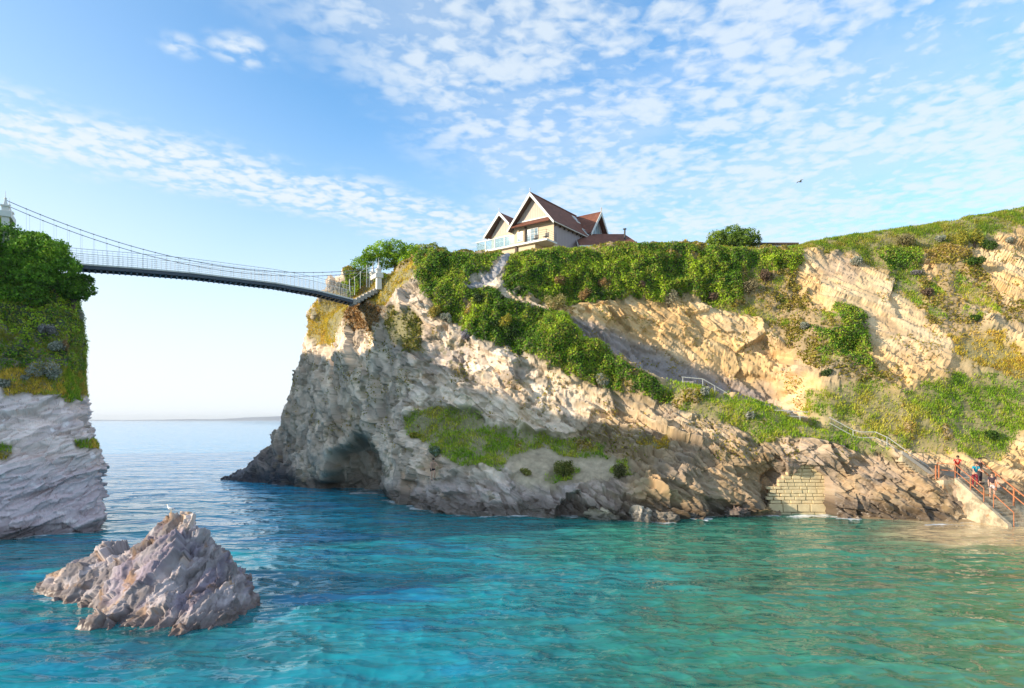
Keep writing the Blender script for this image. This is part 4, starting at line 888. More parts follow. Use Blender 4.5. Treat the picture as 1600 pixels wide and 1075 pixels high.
# sandy beach under the foot of the stairs
bx_, by_ = np.meshgrid(np.linspace(24, 70, 90), np.linspace(18, 46, 80), indexing='ij')
bz = .05+.16*((by_-43.3)*1.0+.55*(bx_-33.5)*.35); bz = np.clip(bz, -2.4, 1.0)+.03*fbm(np.stack([bx_.ravel(), by_.ravel(), 0*bx_.ravel()], 1)/2.5, 3, .5, 801).reshape(bx_.shape)
cs = np.tile(np.array([.46, .35, .22]), (bx_.size, 1)); wtb = sstep(.5, .12, bz.ravel())
tag(fast_mesh('beach_sand', np.stack([bx_.ravel(), by_.ravel(), bz.ravel()], 1), quads(90, 80), colmix(cs, (.30, .22, .13), wtb), rock_material('sand', (0, 0, 0)), attrs={'Rock': np.full(bx_.size, .08), 'Wet': wtb*.9}), kind='structure')

# ------------------------------------------------------------------ far coast
xs = np.linspace(-7600, -1200, 260); pf = []
hgt = 6+16*sstep(-4200, -2400, xs)+9*sstep(-3300, -2500, xs)+7*fbm(np.stack([xs/500, xs*0, xs*0], 1), 4, .6, 901)+3*fbm(np.stack([xs/90, xs*0, xs*0], 1), 3, .6, 902); hgt = 1.5*np.maximum(hgt, 3)*sstep(-7600, -5200, xs)+1
Yc = 6500+200*np.sin(xs/700)
rows = [(0, -2), (20, .45), (120, .8), (500, 1.0), (1200, .7)]
VF = np.stack([np.stack([xs, Yc+d, np.where(np.full(len(xs), f) < 0, -2, hgt*f)], 1) for d, f in rows], 1); VF[:, :, 2] += np.where(np.array([f for _, f in rows]) > 0, 1, 0)*2*fbm(VF.reshape(-1, 3)/140, 3, .6, 903).reshape(len(xs), len(rows))
tag(fast_mesh('distant_coast', VF.reshape(-1, 3), quads(len(xs), len(rows)), None, pmat('far_land', (.16, .17, .21), .9, var=.4, scale=.004)), kind='structure')

# ------------------------------------------------------------------ helpers for parts given in world space
from mathutils import Matrix
def bw(mb, name, matl, root=None, part=None, **kw):
    o = mb.build(name, matl, None, **kw)
    if part is not None: o.parent = part
    elif root is not None: o.parent = root; o.matrix_parent_inverse = Matrix.Translation(-Vector(root.location))
    return o

# ------------------------------------------------------------------ suspension footbridge
BA0 = np.array([-36.4, 46.0]); BD = np.array([.862, .507]); BN = np.array([-.507, .862])
def bp(t_, s_, z): q = BA0+BD*t_+BN*s_; return Vector((q[0], q[1], z))
def deckz(t_): return float(np.interp(t_, [0, 4.6, 8, 12, 18.5, 22, 25.3], [18.75, 18.80, 18.93, 19.02, 18.90, 18.62, 18.12]))
def cablez(t_): return 19.75+((t_-16)**2)*(.0119 if t_ < 16 else .0112)
br = empty('suspension_footbridge', bp(0, .8, 17)); tag(br, 'slender white suspension footbridge hanging between the two cliffs', 'footbridge')
TT = np.linspace(.5, 25.3, 63); mb = MB(); mt = MB()
for a, b_ in zip(TT[:-1], TT[1:]):
    za, zb = deckz(a), deckz(b_)
    mb.hexa([bp(a, 0, za-.10), bp(b_, 0, zb-.10), bp(b_, 1.6, zb-.10), bp(a, 1.6, za-.10), bp(a, 0, za+.02), bp(b_, 0, zb+.02), bp(b_, 1.6, zb+.02), bp(a, 1.6, za+.02)])
    for s_ in (.06, 1.46):
        mt.hexa([bp(a, s_, za-.34), bp(b_, s_, zb-.34), bp(b_, s_+.1, zb-.34), bp(a, s_+.1, za-.34), bp(a, s_, za-.102), bp(b_, s_, zb-.102), bp(b_, s_+.1, zb-.102), bp(a, s_+.1, za-.102)])
    mt.hexa([bp(a, 0.161, za-.40), bp(a+.12, 0.161, za-.40), bp(a+.12, 1.459, za-.40), bp(a, 1.459, za-.40), bp(a, .161, za-.2), bp(a+.12, .161, za-.2), bp(a+.12, 1.459, za-.2), bp(a, 1.459, za-.2)])
bw(mb, 'deck', M_white, br); bw(mt, 'girder', M_steel, br)
for s_ in (-.03, 1.63):
    mr = MB(); ml = MB()
    mr.path([bp(t_, s_, deckz(t_)+1.1) for t_ in TT], .022, 5)
    for hh in (.15, .30, .45, .60, .75, .92): ml.path([bp(t_, s_, deckz(t_)+hh) for t_ in TT[::2]], .010, 4)
    for t_ in np.arange(.6, 25.3, .33): ml.bar(bp(t_, s_, deckz(t_)-.05), bp(t_, s_, deckz(t_)+1.1), .011, 4)
    hr = bw(mr, 'handrail', M_white, br); bw(ml, 'wire_mesh', M_white, part=hr)
    mc_ = MB().path([bp(t_, s_, cablez(t_)) for t_ in np.linspace(0, 27.6, 60)], .026, 6); bw(mc_, 'main_cable', M_wire, br)
    for t_ in np.arange(1.2, 25.0, .82):
        hm = MB().bar(bp(t_, s_, deckz(t_)-.1), bp(t_, s_, cablez(t_)), .007, 4); q = bp(t_, s_, cablez(t_)); hm.ball(q, .055, nu=6, nv=4)
        if cablez(t_) > deckz(t_)+.2: bw(hm, 'hanger', M_wire, br)
for t_, zb, zt in ((0, 17.6, 22.3), (27.7, 19.2, 21.05)):
    tw = bw(MB().hexa([bp(t_-.35, -.35, zt-.75), bp(t_+.35, -.35, zt-.75), bp(t_+.35, 1.95, zt-.75), bp(t_-.35, 1.95, zt-.75), bp(t_-.35, -.35, zt-.35), bp(t_+.35, -.35, zt-.35), bp(t_+.35, 1.95, zt-.35), bp(t_-.35, 1.95, zt-.35)]), 'tower_beam', M_white, br)
    for s_ in (-.03, 1.63):
        pm = MB(); w_ = .2
        pm.hexa([bp(t_-.24, s_-.24, zb), bp(t_+.24, s_-.24, zb), bp(t_+.24, s_+.24, zb), bp(t_-.24, s_+.24, zb), bp(t_-w_, s_-w_, zt), bp(t_+w_, s_-w_, zt), bp(t_+w_, s_+w_, zt), bp(t_-w_, s_+w_, zt)])
        pm.hexa([bp(t_-.27, s_-.27, zt), bp(t_+.27, s_-.27, zt), bp(t_+.27, s_+.27, zt), bp(t_-.27, s_+.27, zt), bp(t_-.27, s_-.27, zt+.1), bp(t_+.27, s_-.27, zt+.1), bp(t_+.27, s_+.27, zt+.1), bp(t_-.27, s_+.27, zt+.1)])
        tp = bw(pm, 'tower_pillar', M_white, br)
        sp_ = MB(); sp_.bar(bp(t_, s_, zt+.1), bp(t_, s_, zt+.55), .2, 4, .05); sp_.ball(bp(t_, s_, zt+.6), .09, nu=8, nv=6); sp_.bar(bp(t_, s_, zt+.6), bp(t_, s_, zt+1.15), .025, 6, .01)
        bw(sp_, 'finial', M_white, part=tp)
mo = MB()
for i in range(8):                                     # steps from the deck up to the tower
    a = 25.32+i*.33; z = 17.95+i*.2; mo.hexa([bp(a, 0.05, z-.3), bp(a+.325, .05, z-.3), bp(a+.325, 1.55, z-.3), bp(a, 1.55, z-.3), bp(a, .05, z+.16), bp(a+.325, .05, z+.16), bp(a+.325, 1.55, z+.16), bp(a, 1.55, z+.16)])
bw(mo, 'landing_steps', M_path, br)
fe = empty('post_fence', hit(575, 455)[0] or Wv(575, 455, 61)); tag(fe, 'row of slim white posts climbing from the bridge end to its tower', 'fence')
tops = []
for (x, yt, yb) in ((546,436,452),(554,432,458),(563,424,448),(573,414,446),(577,414,446)):
    Y = 59.6+(x-546)*.02; a, b_ = Wv(x, yb+3, Y), Wv(x, yt, Y); bw(MB().bar(a, b_, .03, 6), 'post', M_white, fe); tops.append(b_)
bw(MB().path([p-Vector((0, 0, .1)) for p in tops], .012, 5), 'rail', M_white, fe)

# ------------------------------------------------------------------ house on the cliff top
HO = np.array([4.54, 72.0]); HA = np.array([-.81, .585]); HB = np.array([.585, .81]); ZF = 27.1
def hp(a, b_, z): q = HO+HA*a+HB*b_; return Vector((q[0], q[1], z))
hs = empty('clifftop_house', hp(3, 4, ZF-1.5)); tag(hs, 'gabled cream house with steep clay tile roofs on the cliff top', 'house')
def hbox(mb, a0, a1, b0, b1, z0, z1): return mb.hexa([hp(a0, b0, z0), hp(a1, b0, z0), hp(a1, b1, z0), hp(a0, b1, z0), hp(a0, b0, z1), hp(a1, b0, z1), hp(a1, b1, z1), hp(a0, b1, z1)])
def quadslab(mb, p, th):
    p = [Vector(q) for q in p]; nn_ = (p[1]-p[0]).cross(p[3]-p[0]).normalized(); nn_ = nn_ if nn_.z > 0 else -nn_
    return mb.slab(p, -nn_*th)
ZR, ZE = 33.2, 29.55
# walls
bw(hbox(MB(), .25, 5.85, .7, 13.0, ZF-2.2, ZE+.1), 'wall', M_cream, hs)
bw(hbox(MB(), .222, .248, .75, 9.0, ZF, ZE), 'side_cladding', M_greyclad, hs)
gm = MB(); gm.slab([hp(.3, .7, ZE+.1), hp(5.8, .7, ZE+.1), hp(3.05, .7, ZR-.35)], Vector((HB[0], HB[1], 0))*.2); bw(gm, 'gable_cladding', M_cladding, hs)
# main roof
rf = MB(); quadslab(rf, [hp(3.05, 0, ZR), hp(3.05, 13.3, ZR), hp(-.18, 13.3, ZE-.1), hp(-.18, 0, ZE-.1)], .16); quadslab(rf, [hp(3.05, 0, ZR), hp(3.05, 13.3, ZR), hp(6.28, 13.3, ZE-.1), hp(6.28, 0, ZE-.1)], .16)
main_roof = bw(rf, 'roof', M_tile, hs)
bw(MB().bar(hp(3.05, -.05, ZR+.02), hp(3.05, 10.6, ZR+.02), .09, 6), 'ridge_tiles', M_tile, part=main_roof)
def barge(a0, ap, a1, z0, zp, z1, b_, w_=.30, name='bargeboard'):
    mm = MB()
    for aa, zz in ((a0, z0), (a1, z1)):
        mm.slab([hp(aa, b_, zz-.06), hp(ap, b_, zp-.0), hp(ap, b_, zp-w_*1.45), hp(aa+(ap-aa)*.0, b_, zz-.06-w_)], Vector((HB[0], HB[1], 0))*-.07)
    return bw(mm, name, M_white, hs)
barge(-.2, 3.05, 6.3, ZE-.1, ZR+.05, ZE-.1, -.005)
for aa in (-.12, 6.2): bw(MB().bar(hp(aa-.05 if aa < 0 else aa+.05, 0, ZE-.22), hp(aa-.05 if aa < 0 else aa+.05, 9.0, ZE-.22), .06, 6), 'gutter', M_white, hs)
for i in range(9):
    bw(MB().box(hp(.0, .9+i*.95, ZE-.45), Vector((HA[0], HA[1], 0))*.24, Vector((HB[0], HB[1], 0))*.08, (0, 0, .2)), 'rafter_end', M_timber, hs)
sof = MB(); 
for a0, a1, z0, z1 in ((-.1, 3.05, ZE-.33, ZR-.42), (6.2, 3.05, ZE-.33, ZR-.42)): sof.slab([hp(a0, .03, z0), hp(a1, .03, z1), hp(a1, .69, z1), hp(a0, .69, z0)], (0, 0, .05))
bw(sof, 'soffit', M_timber, hs)
# tiled hood across the gable front
hd = MB(); quadslab(hd, [hp(.35, -.15, ZE+.02), hp(5.7, -.15, ZE+.02), hp(5.35, .69, ZE+.62), hp(.7, .69, ZE+.62)], .1); bw(hd, 'tiled_hood', M_tile, hs)
bw(hbox(MB(), .75, 5.3, .62, .69, ZE+.64, ZE+.78), 'hood_flashing', M_white, hs)
bw(MB().bar(hp(3.05, 0, ZR), hp(3.05, 0, ZR+.42), .035, 6).ball(hp(3.05, 0, ZR+.45), .07, nu=8, nv=5), 'finial', M_white, hs)
# french window
def window(a0, a1, b_, z0, z1, n_, root=hs, name='window'):
    fr = MB(); w_ = .06
    hbox(fr, a0, a1, b_-.06, b_-.003, z0, z0+w_); hbox(fr, a0, a1, b_-.06, b_-.003, z1-w_, z1)
    for i in range(n_+1):
        a = a0+(a1-a0-w_)*i/n_; hbox(fr, a, a+w_, b_-.058, b_-.004, z0+w_, z1-w_)
    hbox(fr, a0+w_, a1-w_, b_-.05, b_-.006, z0+(z1-z0)*.68, z0+(z1-z0)*.68+.05)
    f = bw(fr, name, M_white, root); bw(hbox(MB(), a0+.03, a1-.03, b_-.03, b_-.012, z0+.03, z1-.03), 'pane', M_glass, part=f); return f
window(2.35, 3.95, .7, ZF, ZF+2.15, 3, name='french_window'); window(4.5, 5.3, .7, ZF+.9, ZF+2.0, 1)
bw(hbox(MB(), 4.0, 4.16, .45, .69, ZF, ZE), 'dark_jamb', M_timber, hs)
# small left gable
bw(hbox(MB(), 5.95, 9.2, .7, 9, ZF-2.2, 29.3), 'wall', M_cream, hs)
gm = MB(); gm.slab([hp(5.9, .72, 29.3), hp(9.2, .72, 29.3), hp(7.49, .72, 31.5), hp(6.3, .72, 30.3)], Vector((HB[0], HB[1], 0))*.18); bw(gm, 'gable_cladding', M_cladding, hs)
r2_ = MB(); quadslab(r2_, [hp(7.49, 0, 31.8), hp(7.49, 9.2, 31.8), hp(9.85, 9.2, 29.3), hp(9.85, 0, 29.3)], .15); quadslab(r2_, [hp(7.49, 0, 31.8), hp(7.49, 9.2, 31.8), hp(5.6, 9.2, 29.8), hp(5.6, 0, 29.8)], .15); bw(r2_, 'roof', M_tile, hs)
mm = MB()
for aa, zz in ((9.87, 29.25), (6.0, 30.25)): mm.slab([hp(aa, -.01, zz-.03), hp(7.49, -.01, 31.85), hp(7.49, -.01, 31.42), hp(aa, -.01, zz-.33)], Vector((HB[0], HB[1], 0))*-.07)
bw(mm, 'bargeboard', M_white, hs)
sof = MB().slab([hp(9.75, .03, 29.05), hp(7.49, .03, 31.45), hp(7.49, .69, 31.45), hp(9.75, .69, 29.05)], (0, 0, .05)); bw(sof, 'soffit', M_timber, hs)
bw(MB().bar(hp(7.49, 0, 31.8), hp(7.49, 0, 32.15), .03, 6).ball(hp(7.49, 0, 32.2), .06, nu=8, nv=5), 'finial', M_white, hs)
window(6.4, 8.6, .7, ZF, ZF+2.0, 3)
# cross wing gable facing right
cg = MB(); cg.slab([hp(.2, 8.7, 29.4), hp(.2, 12.9, 29.4), hp(.2, 12.7, 30.5), hp(.2, 10.8, ZR-.35), hp(.2, 8.9, 30.5)], Vector((HA[0], HA[1], 0))*.3); bw(cg, 'gable_cladding', M_greyclad, hs)
cr_ = MB(); quadslab(cr_, [hp(-.45, 10.8, ZR), hp(3.05, 10.8, ZR), hp(3.05, 8.25, 30.0), hp(-.45, 8.25, 30.0)], .15); quadslab(cr_, [hp(-.45, 10.8, ZR), hp(3.05, 10.8, ZR), hp(3.05, 13.35, 30.0), hp(-.45, 13.35, 30.0)], .15); bw(cr_, 'roof', M_tile, hs)
mm = MB()
for bb in (8.22, 13.38): mm.slab([hp(-.46, bb, 29.95), hp(-.46, 10.8, ZR+.04), hp(-.46, 10.8, ZR-.5), hp(-.46, bb, 29.6)], Vector((HA[0], HA[1], 0))*-.07)
bw(mm, 'bargeboard', M_white, hs)
wm = MB()
for bb in (9.7, 10.25, 10.8, 11.35, 11.9): wm.box(hp(.13, bb-.05, 30.15), Vector((HA[0], HA[1], 0))*.06, Vector((HB[0], HB[1], 0))*.09, (0, 0, 1.9-abs(bb-10.8)*1.1))
wm.box(hp(.12, 9.2, 30.05), Vector((HA[0], HA[1], 0))*.07, Vector((HB[0], HB[1], 0))*3.2, (0, 0, .09))
f = bw(wm, 'window', M_white, hs); gm = MB(); gm.slab([hp(.17, 9.5, 30.16), hp(.17, 12.1, 30.16), hp(.17, 11.5, 31.2), hp(.17, 10.8, 32.0), hp(.17, 10.1, 31.2)], Vector((HA[0], HA[1], 0))*.02); bw(gm, 'pane', M_glass, part=f)
bw(MB().bar(hp(-.45, 10.8, ZR), hp(-.45, 10.8, ZR+.38), .05, 6).ball(hp(-.45, 10.8, ZR+.42), .08, nu=8, nv=5), 'finial', M_cream, hs)
# skylights on the right hand slope
def onroof(s_, b_, lift): a = 3.05+(-.18-3.05)*s_; z = ZR+(ZE-.1-ZR)*s_; return hp(a, b_, z)+Vector((HA[0]*-.75*lift, HA[1]*-.75*lift, .66*lift))
for s_, b_ in ((.14, 8.6), (.70, 8.0)):
    f = bw(MB().slab([onroof(s_, b_, .08), onroof(s_, b_+.75, .08), onroof(s_+.26, b_+.75, .08), onroof(s_+.26, b_, .08)], (0, 0, -.12)), 'skylight', M_white, hs)
    bw(MB().slab([onroof(s_+.03, b_+.08, .085), onroof(s_+.03, b_+.67, .085), onroof(s_+.23, b_+.67, .085), onroof(s_+.23, b_+.08, .085)], (0, 0, .01)), 'pane', M_glass, part=f)
# low wing on the right
lw = MB(); lw.box((8.1, 75.4, 25.0), (6.0, 0, 0), (0, 6.5, 0), (0, 0, 2.6)); bw(lw, 'wall', M_cream, hs)
bw(MB().slab([(8.12, 75.3, 27.4), (8.12, 79.2, 29.75), (8.12, 82.2, 27.6)], (.15, 0, 0)), 'gable_end', M_cream, hs)
lr = MB(); quadslab(lr, [(7.75, 79.2, 30.0), (13.9, 79.2, 30.0), (15.2, 75.0, 27.45), (7.95, 75.0, 27.45)], .14); quadslab(lr, [(7.75, 79.2, 30.0), (13.9, 79.2, 30.0), (15.2, 83.2, 27.45), (7.75, 83.2, 27.45)], .14)
lr.slab([(13.9, 79.2, 30.0), (15.2, 75.0, 27.45), (15.2, 83.2, 27.45)], (-.02, 0, -.14)); bw(lr, 'roof', M_tile, hs)
bw(MB().box((7.9, 74.9, 27.22), (7.35, 0, 0), (0, .08, 0), (0, 0, .22)), 'fascia', M_white, hs)
bw(MB().slab([(7.72, 74.95, 27.25), (7.72, 79.2, 29.85), (7.72, 79.2, 30.05), (7.72, 74.95, 27.5)], (.06, 0, 0)), 'bargeboard', M_white, hs)
wf = bw(MB().box((8.5, 75.33, 25.7), (.9, 0, 0), (0, .068, 0), (0, 0, 1.0)), 'window', M_white, hs); bw(MB().box((8.57, 75.31, 25.77), (.76, 0, 0), (0, .018, 0), (0, 0, .86)), 'pane', M_glass, part=wf)
fl = MB().bar((13.6, 77.2, 27.6), (13.6, 77.2, 29.95), .10, 10); fl.bar((13.6, 77.2, 29.98), (13.6, 77.2, 30.06), .22, 10); fl.bar((13.6, 77.2, 29.9), (13.6, 77.2, 30.0), .03, 6); bw(fl, 'flue', M_black, hs)
# deck and balustrade
dk = bw(hbox(MB(), -.2, 9.9, -1.5, .69, ZF-.22, ZF-.02), 'deck', M_white, hs)
bw(hbox(MB(), 1.6, 9.3, -1.1, .6, ZF-2.4, ZF-.223), 'deck_wall', M_cream, hs)
bw(hbox(MB(), 4.0, 4.25, -1.3, -1.12, ZF-2.2, ZF-.225), 'deck_post', M_timber, hs)
for i in range(4):
    a0 = 4.25+i*1.4; bl = bw(hbox(MB(), a0+.05, a0+1.33, -1.46, -1.43, ZF+.03, ZF+1.02), 'glass_panel', M_balglass, hs)
    bw(hbox(MB(), a0-.04, a0+.04, -1.48, -1.40, ZF, ZF+1.1), 'baluster', M_white, part=bl)
bw(hbox(MB(), 9.78, 9.83, -1.4, .6, ZF+.03, ZF+1.02), 'glass_panel', M_balglass, hs)
tr_ = MB(); hbox(tr_, 4.2, 9.88, -1.5, -1.41, ZF+1.05, ZF+1.12); hbox(tr_, 9.77, 9.86, -1.405, .65, ZF+1.05, ZF+1.12); bw(tr_, 'top_rail', M_white, hs)
wr_ = MB()
for z_ in (.25, .5, .75, 1.0): wr_.path([hp(2.6, -1.4, ZF+z_), hp(-.1, -1.4, ZF+z_), hp(-.1, .6, ZF+z_)], .012, 4)
for a_, b_ in ((2.6, -1.4), (1.25, -1.4), (-.1, -1.4), (-.1, .6)): wr_.bar(hp(a_, b_, ZF-.02), hp(a_, b_, ZF+1.02), .022, 5)
bw(wr_, 'wire_railing', M_black, hs)
for ca_, lab in ((1.9, 'dark garden chair on the deck nearer the french window'), (.45, 'dark garden chair on the deck at the corner of the house')):
    ch = empty('garden_chair', hp(ca_, -.6, ZF)); tag(ch, lab, 'chair', 'garden chairs on the house deck')
    bw(hbox(MB(), ca_-.25, ca_+.25, -.85, -.4, ZF+.42, ZF+.46), 'seat', M_black, ch); bw(hbox(MB(), ca_-.25, ca_+.25, -.4, -.36, ZF+.5, ZF+.95), 'backrest', M_black, ch)
    for da in (-.23, .2):
        for db in (-.84, -.41): bw(hbox(MB(), ca_+da, ca_+da+.03, db, db+.03, ZF-.02, ZF+(.42 if db < -.5 else .9)), 'leg', M_black, ch)
lo = empty('low_building', (27, 67, 23.5)); tag(lo, 'flat roofed pale outbuilding just showing over the ridge beside the round tree', 'outbuilding')
bw(MB().box((25.0, 66, 22.5), (4.2, 0, 0), (0, 5, 0), (0, 0, 2.55)), 'wall', M_white, lo); bw(MB().box((24.8, 65.8, 25.053), (4.7, 0, 0), (0, 5.4, 0), (0, 0, .18)), 'roof', M_timber, lo)

# ------------------------------------------------------------------ masonry wall closing the arch
rng = np.random.default_rng(5); wb = MB(); Yw = 47.5; z = -.6
rowh = [.75, .62, .26, .26, .24, .30, .22, .28, .25, .30, .24, .26, .28]
for ri_, rh in enumerate(rowh):
    x = W(1204, 0, Yw)[0]+rng.random()*.3-.3; wbase = 1.25 if ri_ < 2 else .62
    while x < W(1330, 0, Yw)[0]:
        wd = wbase*(.7+.7*rng.random()); mxp = 800+(x+wd/2)/Yw*F; myp = 656-(z+rh-H)/Yw*F
        if inpoly(np.array([mxp]), np.array([myp]), [(1196,900),(1198,764),(1224,740),(1248,724),(1280,722),(1303,738),(1322,768),(1332,900)])[0]:
            d_ = rng.random()*.07-(.16 if ri_ < 2 else 0); g_ = .012; e_ = lambda: rng.random()*.03
            p_ = [(x+g_+e_(), Yw+d_, z+g_+e_()), (x+wd-g_-e_(), Yw+d_, z+g_), (x+wd-g_, Yw+d_+.35, z+g_), (x+g_, Yw+d_+.35, z+g_), (x+g_+e_(), Yw+d_+.02, z+rh-g_-e_()), (x+wd-g_-e_(), Yw+d_+.02, z+rh-g_), (x+wd-g_, Yw+d_+.35, z+rh-g_), (x+g_, Yw+d_+.35, z+rh-g_)]
            wb.hexa(p_)
        x += wd
    z += rh
wl0 = empty('arch_wall', (22.4, Yw+.3, -.5)); tag(wl0, 'rough yellow stone block wall filling the sea arch', 'wall')
M_block = pmat('yellow_stone', (.66, .52, .30), .9, var=.38, scale=1.1, bump=.06)
bw(wb, 'stone_blocks', M_block, wl0, bevel=.03); 
bw(MB().slab([Vector(W(x, y, Yw+.10)) for x, y in ((1221,830),(1222,765),(1240,744),(1257,733),(1278,733),(1296,745),(1303,765),(1314,830))], (0, .5, 0)), 'mortar_core', pmat('pale_mortar', (.50, .40, .22), .95, var=.25, scale=3, bump=.04), wl0)

# ------------------------------------------------------------------ stairs, path, railings
T0 = np.array([31.25, 45.2]); SE = np.array([.98, .2]); SD = np.array([.2, -.98]); LZ = 2.75
def sp3(e_, d_, z): q = T0+SE*e_+SD*d_; return Vector((q[0], q[1], z))
def sbox(mb, e0, e1, d0, d1, z0, z1): return mb.hexa([sp3(e0, d0, z0), sp3(e1, d0, z0), sp3(e1, d1, z0), sp3(e0, d1, z0), sp3(e0, d0, z1), sp3(e1, d0, z1), sp3(e1, d1, z1), sp3(e0, d1, z1)])
stt = empty('beach_stairs', sp3(1, 1, 0)); tag(stt, 'wide concrete stairs with a landing coming down to the sand', 'stairs')
ss = MB(); NS = 15
for i in range(NS):
    z1 = LZ-(i+1)*LZ/(NS+.5); sbox(ss, 0.32, 2.6, i*.25+.003, (i+1)*.25, -.5, z1)
bw(ss, 'steps', M_conc, stt, bevel=.015)
wl1 = MB(); 
for (e0, e1) in ((0, .315), ):
    wl1.slab([sp3(e0, 0, -.5), sp3(e0, 0, LZ+.15), sp3(e0, 3.9, .25), sp3(e0, 4.1, -.5)], Vector((SE[0], SE[1], 0))*(e1-e0))
bw(wl1, 'side_wall', M_conc, stt); bw(sbox(MB(), -.9, 2.6, -2.3, -.003, -.5, LZ), 'landing', M_conc, stt)
us = empty('cliff_stairs', (30, 46.5, 2.7)); tag(us, 'narrow dark flight of steps climbing left from the landing', 'stairs')
um = MB(); NU = 11
for i in range(NU):
    x1 = 30.45-i*.235; z1 = LZ+(i+1)*.175; um.box((x1-.235, 45.7, z1-.7), (.232, 0, 0), (0, 1.6, 0), (0, 0, .7))
bw(um, 'steps', M_conc, us, bevel=.012)
bw(MB().slab([(30.5, 45.55, LZ-.2), (30.5, 45.55, LZ+.05), (27.8, 45.55, LZ+2.05), (27.8, 45.55, LZ+1.8)], (0, .145, 0)), 'stringer', M_path, us)
def railing(name, pts, posts, matl, lab, hgt=1.0, r_=.03, two=False, pr=.03, group=None):
    group = 'white handrails along the cliff path' if name == 'path_railing' else 'rusty railings of the beach stairs'
    rt = empty(name, Vector(pts[0])-Vector((0, 0, hgt))); tag(rt, lab, 'railing', group)
    bw(MB().path(pts, r_, 6), 'rail', matl, rt)
    if two: bw(MB().path([Vector(p)-Vector((0, 0, hgt*.48)) for p in pts], r_*.9, 6), 'rail', matl, rt)
    for p in posts: bw(MB().bar(Vector(p)-Vector((0, 0, hgt+.1)), p, pr, 6), 'post', matl, rt)
RW = M_railwhite
railing('path_railing', [Wv(1065,589,51.6), Wv(1098,592,51.2), Wv(1136,614,50.9)], [Wv(1098,592,51.2), Wv(1067,589,51.6), Wv(1117,603,51)], RW, 'short bent white handrail highest up on the shaded cliff path', .9)
railing('path_railing', [Wv(1186,639,49.9), Wv(1200,641,49.9), Wv(1215,641,49.6), Wv(1262,644,49.2)], [Wv(1200,641,49.9), Wv(1215,641,49.6), Wv(1250,643,49.3)], RW, 'level white handrail where the path leaves the shade', .8, two=True)
railing('path_railing', [Wv(1296,652,48.6), Wv(1333,672,48.2), Wv(1345,675,48), Wv(1368,675,47.8), Wv(1388,684,47.4), Wv(1462,737,46)], [Wv(1333,672,48.2), Wv(1386,683,47.4), Wv(1425,711,46.8), Wv(1461,736,46)], RW, 'long stepped white handrail following the lower path down to the landing', .9, two=True)
Zr = lambda d_: LZ-(d_/.25)*LZ/(NS+.5)
railing('stair_railing', [sp3(.16, -1.6, LZ+1.1), sp3(.16, -.1, LZ+1.1), sp3(.16, 2.1, Zr(2.1)+1.15)], [sp3(.16, -1.6, LZ+1.1), sp3(.16, -.1, LZ+1.1), sp3(.16, 1.1, Zr(1.1)+1.15), sp3(.16, 2.1, Zr(2.1)+1.15)], M_rust, 'rust orange railing on the left side of the beach stairs by the people', 1.0, two=True)
railing('stair_railing', [sp3(2.5, -.2, LZ+1.25), sp3(2.5, 4.0, Zr(4)+1.25)], [sp3(2.5, .9, Zr(.9)+1.2), sp3(2.5, 2.2, Zr(2.2)+1.2), sp3(2.5, 3.6, Zr(3.6)+1.2)], M_rust, 'long rust orange railing on the right side of the beach stairs', 1.15, .045, True, .055)
railing('stair_railing', [sp3(.5, 2.5, Zr(2.5)+1.05), sp3(.5, 3.9, Zr(3.9)+1.0)], [sp3(.5, 2.5, Zr(2.5)+1.05), sp3(.5, 3.9, Zr(3.9)+1.0)], M_rust, 'short rust orange railing at the foot of the beach stairs', 1.0)
gp_ = empty('gate_posts', Wv(1464, 745, 45.9)); tag(gp_, 'pair of rust orange gate posts at the foot of the dark steps', 'gate post')
for x in (1462, 1467): bw(MB().bar(Wv(x, 749, 45.4), Wv(x, 727, 45.4), .05, 6), 'post', M_rust, gp_)
# path strip between the hedge and the slope
ui = [i for i in range(nu) if 900 < PX.reshape(nu, nv)[i, int(v6+12)] < 1425]; ui = ui[::4]
rowsP = [int(v7-15), int(v7-10), int(v7-5), int(v7)]
PP = np.array([[G[i, j]+np.array([0, 0, .06]) for j in rowsP] for i in ui])
tag(fast_mesh('cliff_path', PP.reshape(-1, 3), quads(len(ui), 4), None, M_path, smooth=True), kind='structure')

# ------------------------------------------------------------------ boulders at the foot of the cliff
def boulder(x, y, Y, r_, sq, lab, tint):
    u, v = np.meshgrid(np.linspace(0, 2*np.pi, 90), np.linspace(0, np.pi, 60), indexing='ij'); sd0 = int(x)
    d = np.stack([np.sin(v)*np.cos(u), np.sin(v)*np.sin(u), np.cos(v)], -1).reshape(-1, 3); q = d*r_+x
    fA, iA = facets(q, (1.1/r_, .8/r_, 1.0/r_), sd0); fB, iB = facets(q, (3/r_, 2/r_, 2.6/r_), sd0+1)
    rad = r_*(.92+.12*fbm(d*1.2+x, 3, .5, 9)+.34*fA+.20*fB+.05*fbm(d*7+x, 4, .6, 8)); loc = Wv(x, y, Y)
    P = d*rad[:, None]*np.array([1.15, .9, sq]); zz = P[:, 2]+loc.z
    cc = np.tile(np.array(tint), (len(P), 1))*.66*(.6+.8*iB[:, None])*(1+.4*fbm(d*3+x, 4, .6, 7))[:, None]; wt = sstep(.95, .25, zz+.2*fbm(d*4+x, 3, .6, 6)); cc = colmix(cc, (.07, .06, .05), wt*.8)
    o = fast_mesh('boulder', P, quads(90, 60), np.clip(cc, 0, 1), M_rockA, attrs={'Rock': np.ones(len(P)), 'Wet': wt}); o.location = loc
    tag(o, lab, 'boulder', 'boulders along the waterline')
